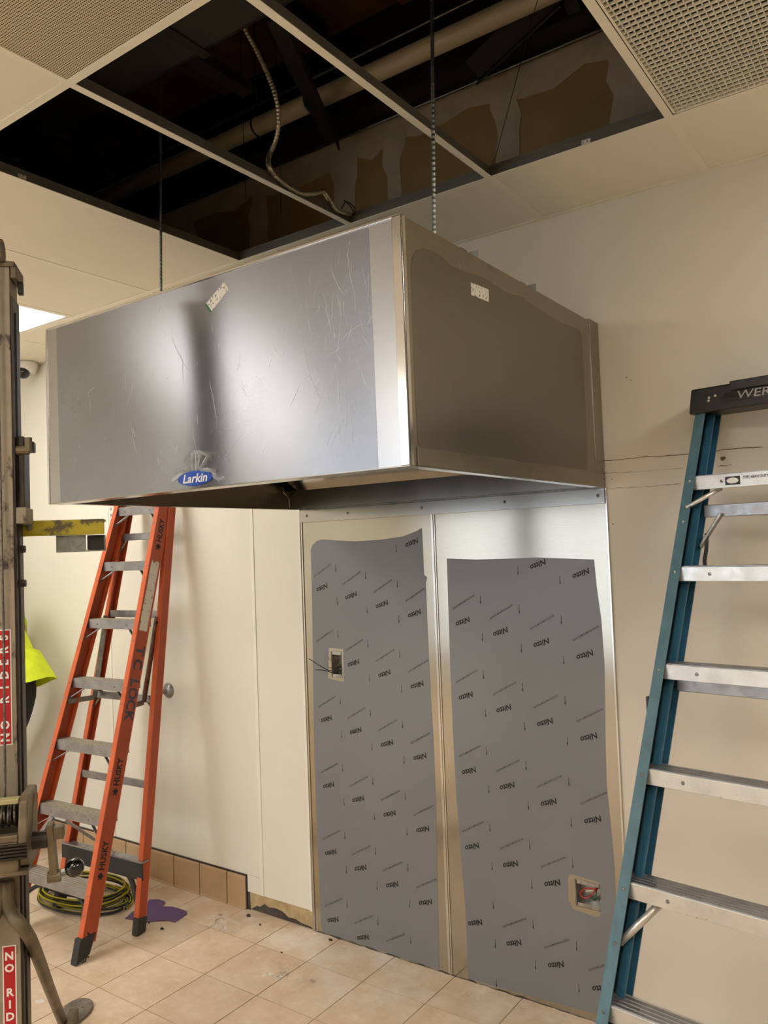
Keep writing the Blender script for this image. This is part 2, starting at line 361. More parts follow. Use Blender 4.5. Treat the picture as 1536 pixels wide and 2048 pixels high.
# cracks and marks in the beige paint
def crack(pp, w_):
    pts = [hit(x, y, 1, -.0006) for x, y in pp]; q = []
    for a, b in zip(pts, pts[1:]):
        for i in range(8): p = a.lerp(b, i/8); p.z += jit(.0012); q.append(p)
    MB().ribbon(q, [w_*random.uniform(.4, 1.3) for _ in q], (0, -1, 0)).build('paint_crack', M['strip_dk'], wb)
M['strip_dk'] = mat('crack_brown', (120, 98, 70), .9)  # plain dark brown of the paint cracks and chips
crack([(1206, 921), (1225, 921), (1290, 914), (1390, 908), (1450, 899), (1536, 893)], .003)
crack([(1210, 946), (1270, 944), (1380, 935)], .0012); crack([(1212, 977), (1290, 974), (1375, 966)], .0016); crack([(1434, 932), (1467, 930)], .003)
for x, y, r in ((1446, 917, .009), (1209, 932, .003), (1226, 1048, .003), (1253, 755, .003), (1224, 958, .002), (1262, 760, .002)):
    c = hit(x, y, 1, -.0005); MB().poly([c+V((math.cos(t)*r*random.uniform(.7, 1.2), 0, math.sin(t)*r*random.uniform(.7, 1.2))) for t in [i*math.pi/5 for i in range(10)]]).build('paint_chip', M['strip_dk'], wb)
# ---- tiled base
bb = tag(MB().box(XL, -2.977, -.009, -.0005, 0, .168).build('baseboard_back', M['bt_top']), kind='structure')
def base_tile(w_):
    pf = [(0, 0), (-.016, 0), (-.016, .004), (-.013, .010), (-.0125, .150), (-.011, .158), (-.006, .163), (0, .163)]
    vs = [(x, y, z) for x in (0, w_) for y, z in pf]; n = len(pf)
    me = D.meshes.new('tile'); me.from_pydata(vs, [], [(i, (i+1) % n, (i+1) % n+n, i+n) for i in range(n)]+[tuple(range(n-1, -1, -1)), tuple(range(n, 2*n))]); me.materials.append(M['bt'])
    bm = bmesh.new(); bm.from_mesh(me); bmesh.ops.recalc_face_normals(bm, faces=bm.faces); bm.to_mesh(me); bm.free(); return me
inst(base_tile(.128), 'tile', bb, (-3.108, -.002, 0)); tme = base_tile(.1985)
for i in range(16):
    x = -3.111-.2045*(i+1)+.002
    if x > XL: inst(tme, 'tile', bb, (x, -.002, 0))
# ---- floor
fl = tag(MB().box(XL-.12, XR+.12, YF-.12, .14, -.12, -.0025).build('floor', M['grout']), kind='structure')
TS = .3048; gx, gy = -2.69, -.2405
tb = MB().box(.0022, TS-.0022, .0022, TS-.0022, -.006, 0); tob = tb.build('tile', M['ft'], fl); tile_me = tob.data; D.objects.remove(tob)
far = MB()
for i in range(-13, 18):
    for j in range(-20, 2):
        x = gx+i*TS; y = gy+j*TS; y1 = min(y+TS, 0); x0 = max(x, XL); x1 = min(x+TS, XR)
        if y1-y < .01 or x1-x0 < .01 or y < YF: continue
        if -5.2 < x < -.9 and y > -2.0 and y1-y > .3 and x1-x0 > .3: inst(tile_me, 'tile', fl, (x, y, 0))
        elif -5.2 < x < -.9 and y > -2.0: MB().box(x0+.0022, x1-.0022, y+.0022, y1-.001, -.006, 0).build('tile', M['ft'], fl)
        else: far.box(x0+.0022, x1-.0022, y+.0022, y1-.001, -.006, 0)
tag(far.build('tile_field', M['ft'], fl), kind='stuff')
# ---- ceiling grid
ce = tag(MB().box(XL, XR, -.024, -.0005, HC-.002, HC).box(XL, XR, -.002, -.0005, HC, HC+.02).build('ceiling', M['tbar']), kind='structure')
RY = [0, R1]+[R1-1.2192*i for i in range(1, 6)]
XI = list(range(-7, 9))
def runner(name, a, b, ax):
    m = MB(); fl_ = MB()
    if ax == 0: fl_.box(a[0], b[0], a[1]-.012, a[1]+.012, HC-.0015, HC+.0006); m.box(a[0], b[0], a[1]-.0012, a[1]+.0012, HC, HC+.030).box(a[0], b[0], a[1]-.003, a[1]+.003, HC+.030, HC+.042)
    else: fl_.box(a[0]-.012, a[0]+.012, a[1], b[1], HC-.0012, HC+.0006); m.box(a[0]-.0012, a[0]+.0012, a[1], b[1], HC, HC+.028).box(a[0]-.003, a[0]+.003, a[1], b[1], HC+.028, HC+.038)
    o = fl_.build(name, M['tbar'], ce); m.build('grid_web', M['web'], o)
for y in RY[1:]:
    if y > YF: runner('main_runner', (XL, y), (XR, y), 0)
for i in XI:
    if XL < T(i) < XR:
        for y0, y1 in zip(RY[1:], RY[:-1]): runner('cross_tee', (T(i), max(y0, YF)), (T(i), y1), 1)
OPEN = {(0, 1), (1, 1), (2, 1)}
LIGHTS = {(-3, 1): 'cool', (-3, 3): 'cool', (-4, 4): 'warm', (1, 3): 'warm', (4, 3): 'warm', (1, 5): 'warm', (-3, 5): 'cool', (5, 1): 'warm'}
GRILLE = (3, 1); PERF = (1, 2)
for i in range(-7, 9):
    x0, x1 = max(T(i), XL), min(T(i+1), XR)
    if x1-x0 < .05: continue
    for j in range(0, 6):
        y1, y0 = RY[j], max(RY[j+1] if j+1 < len(RY) else YF, YF)
        if y1-y0 < .05 or (i, j) in OPEN or (i, j) in LIGHTS or (i, j) == GRILLE or (i, j) == PERF: continue
        MB().box(x0+.004, x1-.004, y0+.004, y1-.004, HC+.0008, HC+.016).build('ceiling_tile', M['ceil'], ce)
# light panels
for n_, ((i, j), kind) in enumerate(sorted(LIGHTS.items())):
    x0, x1, y1, y0 = T(i), T(i+1), RY[j], max(RY[j+1] if j+1 < len(RY) else YF, YF)
    if y1-y0 < .2: continue
    lab = {(-3, 1): 'bright white ceiling light panel beside the hood\'s far end', (-3, 3): 'white ceiling light panel mirrored in the hood front', (-4, 4): 'warm ceiling light panel farthest left behind the camera',
           (1, 3): 'warm ceiling light panel behind the perforated diffuser', (4, 3): 'warm ceiling light panel behind the camera to the right', (1, 5): 'warm ceiling light panel by the rear wall', (-3, 5): 'white ceiling light panel by the rear wall', (5, 1): 'warm ceiling light panel right of the egg-crate grille'}[(i, j)]
    t = thing('ceiling_light', ((x0+x1)/2, (y0+y1)/2, HC), lab, 'ceiling light', group='ceiling light panels')
    MB().box(x0+.013, x0+.03, y0+.013, y1-.013, HC+.0008, HC+.06).box(x1-.03, x1-.013, y0+.013, y1-.013, HC+.0008, HC+.06).box(x0+.03, x1-.03, y0+.013, y0+.03, HC+.0008, HC+.06).box(x0+.03, x1-.03, y1-.03, y1-.013, HC+.0008, HC+.06).box(x0+.013, x1-.013, y0+.013, y1-.013, HC+.06, HC+.07).build('frame', M['tbar'], t)
    MB().box(x0+.031, x1-.031, y0+.031, y1-.031, HC+.004, HC+.008).build('diffuser', M['em_'+kind] if 'em_'+kind in M else M.setdefault('em_'+kind, emit('light_diffuser_'+kind, (1, .975, .93) if kind == 'cool' else (1, .935, .845), LIGHT_COOL if kind == 'cool' else LIGHT_WARM)), t)
# egg-crate return grille
x0, x1, y1, y0 = T(3)+.014, T(4)-.014, R1-.014, R2+.014
t = thing('return_grille', ((x0+x1)/2, (y0+y1)/2, HC), 'cream egg-crate return air grille in the ceiling, top right', 'vent')
MB().box(x0, x0+.006, y0, y1, HC+.0008, HC+.02).box(x1-.006, x1, y0, y1, HC+.0008, HC+.02).box(x0, x1, y0, y0+.006, HC+.0008, HC+.02).box(x0, x1, y1-.004, y1, HC+.0008, HC+.02).build('grille_frame', M['tbar'], t)
core = MB(); nx, ny = 36, 56
for k in range(1, nx): xx = x0+(x1-x0)*k/nx; core.box(xx-.0009, xx+.0009, y0, y1, HC+.002, HC+.009)
for k in range(1, ny): yy = y0+(y1-y0)*k/ny; core.box(x0, x1, yy-.0018, yy+.0018, HC+.002, HC+.009)
tag(core.build('egg_crate_core', M['tbar'], t), kind='stuff')
MB().box(x0-.005, x1+.005, y0-.005, y1+.005, HC+.06, HC+.07).build('dark_backing', M['dark'], t)  # dark-coloured sheet set low so the grille slots look shaded
# perforated diffuser
x0, x1, y1, y0 = T(1)+.004, T(2)-.004, RY[2]-.004, RY[3]+.004
t = thing('air_diffuser', ((x0+x1)/2, (y0+y1)/2, HC), 'perforated metal ceiling air diffuser at the upper left corner', 'vent')
MB().box(x0+.006, x1-.006, y0+.006, y1-.006, HC+.0008, HC+.004).build('perforated_plate', M['perf'], t)
MB().box(x0, x1, y0, y1, HC+.0045, HC+.03).build('diffuser_back', M['duct'], t)
# ---- plenum
tag(MB().box(XL-.12, XR+.12, YF-.12, .14, 4.2, 4.3).build('roof_deck', M['deck']), kind='structure')
for i in range(12):
    x = -5.2+i*.56
    MB().box(x, x+.10, YF, -.02, 4.16, 4.199).build('deck_rib', M['deck'], D.objects['roof_deck'])
bm_ = thing('steel_beam', (-2, -.1, 3.7), 'black steel beam above the bare gypsum board', 'beam')
MB().box(XL, XR, -.12, -.02, 3.71, 3.722).build('lower_flange', M['dark'], bm_); MB().box(XL, XR, -.075, -.065, 3.722, 3.90).build('beam_web', M['dark'], bm_); MB().box(XL, XR, -.12, -.02, 3.90, 3.912).build('upper_flange', M['dark'], bm_)
for jn, (x, lab) in enumerate(((-2.21, 'black open-web joist left of the conduit loop above the grid'), (-1.02, 'black open-web joist above the rightmost open ceiling bay'), (-3.6, 'black open-web joist above the leftmost open ceiling bay'))):
    j_ = thing('roof_joist', (x, -1, 3.8), lab, 'joist', group='open-web roof joists')
    MB().box(x-.035, x+.035, YF+.1, -.13, 4.10, 4.155).build('top_chord', M['dark'], j_)
    MB().box(x-.03, x+.03, YF+.1, -.62, 3.62, 3.66).build('bottom_chord', M['dark'], j_)
    ys = [-.13]+[-.62-.55*q for q in range(9)]
    for q, (a, b) in enumerate(zip(ys, ys[1:])):
        za, zb = (3.72, 4.1) if q == 0 else ((4.1, 3.66) if q % 2 else (3.66, 4.1))
        MB().bar((x, a, za), (x, b, zb), .05, .028, (1, 0, 0)).build('web_strut', M['dark'], j_)
pp = thing('drain_pipe', (-2, -.35, 3.67), 'cream plastic drain pipe running above the ceiling grid', 'pipe')
PY, PZ = -.35, 3.672
MB().tube([(-5.6, PY, PZ), (1.6, PY, PZ)], .0385, 20).build('pipe', M['pvc'], pp, smooth=True)
for x in (hit(626, 192, 1, -.35).x, -.4, -4.4): MB().tube([(x-.022, PY, PZ), (x+.022, PY, PZ)], .0425, 20).build('coupling', M['bluepipe'], pp, smooth=True)
for x in (-2.42, -.9, -3.7):
    MB().tube([(x, PY+math.cos(t)*.0405, PZ+math.sin(t)*.0405) for t in [i*math.pi/8 for i in range(17)]], .004, 6).tube([(x, PY, PZ+.04), (x, PY, 4.19)], .004, 6).build('hanger_strap', M['dark'], pp)
dc = thing('air_duct', (-2.4, -1.6, 3.5), 'dark wrapped air duct above the grid at upper left', 'duct')
MB().box(-5.0, -1.35, -2.15, -1.03, 3.5, 3.95).build('duct_body', M['duct'], dc, bevel=.03)
for x in (-2.0, -3.2, -4.4): MB().box(x-.02, x+.02, -2.155, -1.025, 3.494, 3.955).build('duct_band', M['dark'], dc)
for lab, y, z, r in (('thin grey conduit nearer the bare gypsum board', -.06, 3.645, .006), ('thin grey conduit beneath the roof deck', -.30, 3.80, .006)):
    tag(MB().tube([(-4.5, y, z), (.3, y, z+.02)], r, 8).build('thin_conduit', M['galv'], smooth=True), lab, 'conduit')
for lab, a, b, w_ in (('black diagonal steel brace crossing under the drain pipe', hit(662, 280, 1, -.12), hit(552, 40, 1, -1.02), .062), ('black diagonal steel brace behind the drain pipe at right', hit(945, 140, 1, -.13), hit(1112, -20, 1, -.24), .085)):
    t = thing('steel_brace', a, lab, 'brace'); MB().bar(a, b, w_, .006, (1, 0, 0)).build('flange', M['dark'], t); MB().bar(a, b, .006, .05, (1, 0, 0), (w_*.5, -.025)).build('web', M['dark'], t)
# hanger wire at the grid corner
def wire(lab, a, b, curl=True, top=4.1):
    a = V(a); b = V(b); d = (b-a).normalized(); e = a+d*((top-a.z)/d.z)
    pts = [a, e]
    m = MB().tube(pts, .0013, 6)
    if curl: m.tube([a+V((math.cos(t)*.006, math.sin(t)*.006, -.01+.004*t)) for t in [i*.6 for i in range(14)]], .0011, 5)
    return tag(m.build('hanger_wire', M['dark']), lab, 'wire')
wire('black hanger wire rising from the grid corner beside the right rod', (-1.215, -.455, 3.085), tuple(hit(1075, 0, 1, -.50)))
wire('thin dark hanger wire left of the looping conduit', (-2.05, -.62, 3.09), (-2.05, -.62, 3.6), False)
wire('thin dark hanger wire near the drain pipe strap, leftmost', (-2.24, -.62, 3.06), (-2.24, -.62, 3.6), False)
# flexible armoured conduit
cp = [(455, -30, -.98), (458, 0, -.96), (480, 40, -.93), (515, 105, -.88), (540, 160, -.85), (554, 205, -.83), (557, 250, -.81), (550, 285, -.79), (540, 308, -.76)]
pts = [hit(x, y, 1, yy) for x, y, yy in cp]+[hit(x, y, 0, T(1)+.013) for x, y in ((537, 328), (548, 350), (572, 371), (602, 387), (630, 387), (646, 383), (657, 397), (672, 419), (690, 427), (703, 430))]; pts = [pts[0]+V((-.15, .05, .6)), pts[0]+V((-.05, 0, .25))]+pts
sp = spline(pts, 6); den = []
for a, b in zip(sp, sp[1:]):
    m = max(1, int((b-a).length/.0028)); den += [a.lerp(b, q/m) for q in range(m)]
ct = thing('flexible_conduit', den[-1], 'cream armoured flexible conduit looping down from the open ceiling', 'conduit')
MB().tube(den, [.0092 if q % 4 < 2 else .0074 for q in range(len(den))], 8).build('armour', M['armour'], ct, smooth=True)
e = den[-1]; MB().tube(spline([e, e+V((.012, 0, -.002)), e+V((.02, 0, .02)), hit(693, 403, 1, -.45), hit(683, 418, 1, -.45)], 5), .0022, 6).build('wire_tail', M['cordb'], ct)
MB().tube(spline([e, e+V((.015, .0, .0)), hit(700, 412, 1, -.447), hit(688, 401, 1, -.447)], 5), .0022, 6).build('wire_tail', M['cordb'], ct)

# ================================================================== EXHAUST HOOD
hd = thing('exhaust_hood', ((HL+HR)/2, -DP/2, ZB), 'brushed stainless steel exhaust hood hung on the wall above the panels', 'exhaust hood')
th = .0025
MB().box(HL, HR, -DP, -DP+th, ZB, ZT).build('front_panel', M['steel_front'], hd)
MB().box(HR-th, HR, -DP+th, -.092, ZB, ZT).build('side_panel', M['steel_side'], hd)
MB().box(HL, HL+th, -DP+th, -.005, ZB, ZT).build('side_panel', M['steel_side'], hd)
MB().box(HL+th, HR-th, -DP+th, -.005, ZT-.004, ZT-.001).build('top_panel', M['steel_side'], hd)
MB().box(HL+th, HR-.004, -.0085, -.005, ZB, ZT-.004).build('back_panel', M['steel'], hd)
MB().box(HR-.001, HR+.004, -.092, -.005, ZB-.004, ZT+.006).box(HR-.012, HR-.001, -.092, -.089, ZB, ZT).build('rear_standoff', M['steel_side'], hd, bevel=.001)
MB().box(HR-.0005, HR+.0035, -DP+.03, -.092, ZB, ZB+.045).build('lower_hem', M['steel_side'], hd, bevel=.001)
MB().box(HR-.026, HR+.003, -DP-.004, -DP+.001, ZB, ZT).box(HR-.001, HR+.003, -DP-.004, -DP+.014, ZB, ZT).build('corner_trim', M['steel_polish'], hd, bevel=.0012)
MB().box(HL-.002, HL+.006, -DP-.003, -DP+.001, ZB, ZT).build('corner_trim', M['steel_polish'], hd, bevel=.001)
MB().box(HL, HR, -DP-.004, -DP+.001, ZT-.004, ZT+.003).build('upper_hem', M['steel_polish'], hd, bevel=.001)
MB().box(HL, HR, -DP-.002, -DP+.055, ZB-.003, ZB).box(HL, HR, -DP+.052, -DP+.055, ZB, ZB+.02).build('front_lip', M['steel'], hd, bevel=.0008)
MB().box(HL+th, HL+.035, -DP+.055, -.05, ZB-.002, ZB).build('side_lip', M['steel'], hd)
MB().box(HR-.035, HR-th, -DP+.055, -.05, ZB-.002, ZB).build('side_lip', M['steel'], hd)
MB().box(HL+.003, HR-.003, -.085, -.082, ZB, ZB+.085).build('rear_apron', M['steel'], hd)
MB().bar((HL+.003, -.084, ZB+.085), (HL+.003, -.16, ZB+.14), 1, .001, (1, 0, 0)).v
b = MB(); b.add([(HL+.06, -.084, ZB+.085), (HR-.06, -.084, ZB+.085), (HR-.06, -.175, ZB+.135), (HL+.06, -.175, ZB+.135)], [(0, 1, 2, 3)]); b.build('grease_trough', M['steel_polish'], hd)
MB().box(HL+.003, HR-.003, -.18, -.172, ZB+.135, ZB+.19).build('filter_rail', M['steel_side'], hd)
for q in range(3):
    a0 = HL+.02+q*(HR-HL-.04)/3; a1 = a0+(HR-HL-.04)/3-.006; flt = MB().add([(a0, -.19, ZB+.17), (a1, -.19, ZB+.17), (a1, -.52, ZT-.03), (a0, -.52, ZT-.03)], [(0, 1, 2, 3)]).build('grease_filter', M['steel_side'], hd)
    for k in range(9):
        xx = a0+.025+k*(a1-a0-.05)/8; MB().bar((xx, -.195, ZB+.175), (xx, -.525, ZT-.03), .028, .012, (1, 0, 0)).build('baffle', M['steel'], flt)
# bent seam of the left inner baffle
MB().tube([hit(567, 975, 0, HL+.006), hit(567, 984, 0, HL+.006), hit(578, 998, 0, HL+.006), hit(579, 1016, 0, HL+.006)], .003, 6).build('inner_seam', M['steel_polish'], hd)
# protective films
fx0, fx1 = hit(118, 830, 1, -DP).x, hit(748, 700, 1, -DP).x
MB().slab([(fx0, -DP-.0006, ZB+.001), (fx0-.006, -DP-.0006, ZT-.006), (fx1-.003, -DP-.0006, ZT-.006), (fx1, -DP-.0006, ZB+.001)], (0, -1, 0), .0005).build('protective_film', M['film_front'], hd)
scm = mat('scuff_mark', (206, 206, 208), .45, .4, .05); sk = MB(); rs = random.Random(3)
for q in range(150):
    if q < 105: px_, py_ = rs.gauss(690, 55), rs.gauss(690, 130)
    else: px_, py_ = rs.uniform(150, 640), rs.uniform(600, 930)
    if not 135 < px_ < 742 or not 640-.32*px_+(.0) < py_ < 935: continue
    c = hit(px_, py_, 1, -DP-.0010); a = math.radians(90+rs.gauss(0, 16)) if rs.random() < .85 else math.radians(rs.uniform(20, 60)); L = rs.choice((.012, .03, .05, .08, .14))*rs.uniform(.5, 1.2)
    dv_ = V((math.cos(a), 0, math.sin(a)))*L/2; bw = V((rs.uniform(-1, 1), 0, rs.uniform(-1, 1)))*L*.08
    if not (ZB+.01 < c.z-abs(dv_.z) and c.z+abs(dv_.z) < ZT-.012): continue
    w0 = rs.uniform(.0005, .0013); sk.ribbon([c-dv_, c-dv_*.4+bw, c+dv_*.4+bw, c+dv_], [w0*.2, w0, w0, w0*.2], (0, -1, 0))
tag(sk.build('scuff_marks', scm, hd), 'fine light scratches across the front film', kind='stuff')
sf = [(822, 531), (825, 515), (833, 500), (848, 496.5), (864, 501), (884, 514), (903, 532), (936, 545), (968, 555), (994, 573), (1017, 587), (1037, 591), (1069, 612), (1102, 633), (1128, 648), (1150, 655), (1160, 660), (1164, 672), (1166, 713), (1171, 811), (1174, 876), (1175, 940), (1144, 937), (1111, 931), (1085, 928), (1040, 923), (1001, 915), (955, 913), (897, 902), (845, 897), (836, 887), (830, 778), (825, 648)]
MB().slab([hit(x, y, 0, HR+.0007) for x, y in sf], (1, 0, 0), .0006).build('protective_film', M['film_side'], hd)
lb = [(448, 563), (457.5, 578.6), (421, 625.5), (410.4, 609)]
o = MB().slab([hit(x, y, 1, -DP-.0012) for x, y in lb], (0, -1, 0), .0004).build('shipping_label', M['label'], hd)
tag(o, 'white printed shipping label on the hood front')
g = [hit(x, y, 1, -DP-.0018) for x, y in ((412, 606), (423, 622), (420, 625), (409.5, 610))]
MB().slab(g, (0, -1, 0), .0004).build('green_stripe', M['wgrn'], o)
sl = [(941.4, 564.6), (977, 579), (978.3, 604), (943, 590)]
tag(MB().slab([hit(x, y, 0, HR+.0013) for x, y in sl], (1, 0, 0), .0004).build('shipping_label', M['label'], hd), 'white printed label on the hood side')
# maker's badge
bc = hit(390.5, 956.5, 1, -DP-.001); rx_ = (hit(425, 955, 1, -DP).x-hit(356, 958, 1, -DP).x)/2; rz_ = .0215
ell = [(bc.x+math.cos(t)*rx_, -DP-.0035, bc.z+math.sin(t)*rz_) for t in [i*math.pi/20 for i in range(40)]]
bd = tag(MB().slab(ell, (0, -1, 0), .0025).build('badge', M['blueb'], hd), 'blue oval maker badge with white lettering')
text(MB(), 'Larkin', (bc.x, -DP-.0040, bc.z-.001), (1, 0, .0), (0, 0, 1), .036, .022, .25, fit=rx_*1.42).build('badge_lettering', M['white_print'], bd)
wr = MB()   # crumpled clear wrap still stuck round the badge
def px_f(x, y, d): return hit(x, y, 1, -DP-d)
for pl in ([(367, 925, .006), (384, 906, .02), (402, 905, .024), (417, 914, .01)], [(384, 905, .02), (383, 940, .006)], [(391, 906, .026), (392, 944, .006)], [(398, 908, .022), (396, 938, .006)], [(412, 914, .01), (398, 938, .006)], [(347, 944, .002), (362, 937, .01), (378, 941, .004)], [(400, 941, .004), (418, 940, .012), (434, 948, .002)], [(344, 962, .001), (358, 950, .008), (366, 944, .003)], [(424, 947, .006), (437, 958, .002), (449, 955, .001)]):
    p_ = spline([px_f(*q) for q in pl], 5); wr.ribbon(p_, [.012*random.uniform(.6, 1.2) for _ in p_], (jit(.5), -1, jit(.5)))
tag(wr.build('plastic_wrap', M['clear'], hd, smooth=True), 'torn clear wrap around the badge')
# hanger brackets on the top edge
for yy, hh in ((-.93, .035), (-.545, .035), (-.075, .02)):
    MB().box(HR-.045, HR-.041, yy-.018, yy+.018, ZT-.002, ZT+hh).box(HR-.041, HR-.006, yy-.018, yy+.018, ZT-.001, ZT+.003).box(HR-.041, HR-.006, yy+.015, yy+.018, ZT, ZT+hh*.8).build('hanger_bracket', M['galv'], hd)
for yy in (-1.1, -.3): MB().box(HL+.06, HL+.16, yy-.02, yy+.25, ZT-.001, ZT+.004).build('hanger_bracket', M['galv'], hd)
for yy in (-1.1,): MB().box(HR-.12, HR-.012, yy-.03, yy+.03, ZT-.001, ZT+.004).build('hanger_bracket', M['galv'], hd)
# threaded rods
def rod(lab, a, b):
    a = V(a); b = V(b); t = thing('threaded_rod', a, lab, 'rod', group='hood hanger rods'); n = 220
    MB().tube([a.lerp(b, q/n) for q in range(n+1)], [.0048 if q % 2 else .0056 for q in range(n+1)], 8).build('rod', M['galv'], t)
    MB().tube([a+V((0, 0, .002)), a+V((0, 0, .012))], .0105, 6).build('nut', M['galv'], t)
rod('threaded steel rod holding up the hood\'s far left side', (-2.436, -.9, ZT+.003), (-2.385, -.9, 4.15))
rod('threaded steel rod holding up the hood\'s near right corner', (-1.078, -1.1, ZT+.003), (-1.022, -1.1, 4.15))

# ================================================================== STEEL WALL SHEETS
_pm = {}
def piece(name, film, me_key, maker, m, loc):
    if me_key not in _pm:
        o = maker(MB()).build(name, m, film, fixn=False); _pm[me_key] = o.data; o.location = loc; return o
    return inst(_pm[me_key], name, film, loc)
def mk_word(mb): a = math.radians(201.5); return text(mb, 'Nitto', (0, 0, 0), (math.cos(a), 0, math.sin(a)), (-math.sin(a), 0, math.cos(a)), .030, .03, .22, fit=.072)
def mk_line(mb): a = math.radians(209); return text(mb, 'PROTECTIVE FILM FOR METAL PLATES', (0, 0, 0), (math.cos(a), 0, math.sin(a)), (-math.sin(a), 0, math.cos(a)), .0105, .01, .1, fit=.118)
def mk_arrow(mb):
    mb.add([(-.0009, 0, .018), (.0009, 0, .018), (.0012, 0, -.006), (.0032, 0, -.006), (0, 0, -.019), (-.0032, 0, -.006), (-.0012, 0, -.006)], [(0, 1, 2, 6), (3, 4, 5)]); return mb
def nitto(film, cols, z0, poly_ok):
    for ci, cx in enumerate(cols):
        for r in range(-2, 8):
            z = z0-.0375*ci-.3055*r
            if poly_ok(cx, z, .034): piece('printed_word', film, 'w', mk_word, M['print'], (cx, YP, z))
            if poly_ok(cx+.005, z+.081, .052): piece('printed_line', film, 'l', mk_line, M['print_thin'], (cx+.005, YP, z+.081))
            for dx, dz in ((.085, .09), (.087, -.0625)):
                if poly_ok(cx+dx, z+dz, .016): piece('printed_arrow', film, 'a', mk_arrow, M['print'], (cx+dx, YP, z+dz))
YS, YFm, YP = -.0045, -.0052, -.0057
def inside(poly, x, z):
    c = False; n = len(poly)
    for i in range(n):
        (x1, z1), (x2, z2) = poly[i], poly[(i+1) % n]
        if (z1 > z) != (z2 > z) and x < (x2-x1)*(z-z1)/(z2-z1)+x1: c = not c
    return c
def sheet(lab, x0, x1, hole, film_px, cut, cols, z0):
    t = thing('steel_wall_sheet', ((x0+x1)/2, 0, 0), lab, 'wall panel', group='stainless wall sheets under the hood')
    MB().slab(W([(x0, .004), (x1, .004), (x1, ZB-.002), (x0, ZB-.002)], YS), (0, -1, 0), .0042, [W(hole, YS)]).build('sheet', M['steel_panel'], t)
    fp = [(p.x, p.z) for p in (hit(x, y, 1, YFm) for x, y in film_px)]; fp = [(min(max(x, x0+.004), x1-.004), max(z, .006)) for x, z in fp]
    film = MB().slab(W(fp, YFm), (0, -1, 0), .0006, [W(cut, YFm)]).build('protective_film', M['film_grey'], t)
    cutb = [min(p[0] for p in cut), max(p[0] for p in cut), min(p[1] for p in cut), max(p[1] for p in cut)]
    def ok(x, z, h):
        if cutb[0]-h*.7 < x < cutb[1]+h*.7 and cutb[2]-.012 < z < cutb[3]+.012: return False
        return all(inside(fp, x+dx, z+dz) for dx in (-h, h) for dz in (-.012, .012))
    nitto(film, cols, z0, ok)
    return t
LF = [(621.5, 1100), (625, 1090), (633, 1082), (644, 1078.6), (675, 1081), (710, 1082.7), (760, 1079.5), (806, 1072.7), (833, 1062), (843.5, 1055.8), (846, 1102), (848, 1150), (854, 1154), (851.6, 1166), (856, 1284), (861.7, 1398), (867, 1480), (871.6, 1594), (874, 1720), (878.5, 1944), (646, 1864), (641.5, 1844), (632, 1617), (627.8, 1480), (623.8, 1193)]
cutL = [(-2.405, 1.183), (-2.312, 1.172), (-2.308, 1.322), (-2.395, 1.326)]
sheet('left stainless wall sheet with grey printed film and a narrow wiring box', HL+.004, MID-.002, BL, LF, cutL, [-2.421, -2.250, -2.078, -1.907], 1.605)
RF = [(893.6, 1117), (952, 1119), (1015, 1117.3), (1075, 1115), (1130, 1117), (1188, 1119), (1193.4, 1175), (1202.5, 1239), (1209, 1330), (1211, 1480), (1213.4, 1571), (1222.5, 1662), (1229, 1735), (1231, 1799), (1236, 2040), (936.8, 1958), (931, 1822), (921.8, 1708), (912.7, 1594), (906.5, 1480), (899.5, 1307)]
cutR = [(p.x, p.z) for p in (hit(x, y, 1, YFm) for x, y in ((1135, 1760), (1138, 1750), (1146, 1749), (1195, 1764), (1202, 1768), (1202, 1800), (1200, 1832), (1192, 1834), (1145, 1818), (1136, 1800)))]
sheet('right stainless wall sheet with grey printed film and a square wiring box', MID+.002, HR, BR, RF, cutR, [-1.669, -1.497, -1.322, -1.148], 1.464)
dv = thing('divider_strip', (MID, 0, 0), 'narrow steel joint strip between the two wall sheets', 'trim')
MB().box(MID-.010, MID+.010, -.0085, YS-.0003, .004, 1.925).box(MID-.0035, MID+.0035, -.0125, -.0084, .004, 1.925).build('strip', M['steel_polish'], dv, bevel=.0012)
for x, lab in ((HR+.0035, 'thin bright steel edge trim along the right sheet'), (HL+.009, 'thin steel edge trim along the left sheet')):
    e_ = thing('edge_trim', (x, 0, 0), lab, 'trim'); MB().box(x-.0035, x+.0035, -.0095, -.0008 if x > -2 else YS-.0004, .004, ZB-.004).build('strip', M['steel_polish'], e_, bevel=.001)
fs_ = thing('steel_flashing', (MID, 0, 1.94), 'horizontal steel flashing strip screwed along the top of the sheets', 'flashing')
MB().box(HL+.004, HR+.001, -.0155, -.0128, 1.915, ZB-.005).build('strip', M['steel'], fs_, bevel=.0008)
MB().box(HL+.004, HR+.001, -.0128, -.0125, 1.92, ZB-.006).box(HL+.01, HR-.005, -.0126, -.0088, 1.955, 1.97).build('backing', M['steel'], fs_)
for x in (-2.493, -2.246, -1.844, -1.451, -1.065):
    MB().ball((x, -.0155, 1.945), .0065, 10, (1, .6, 1)).build('screw', M['galv'], fs_, smooth=True)
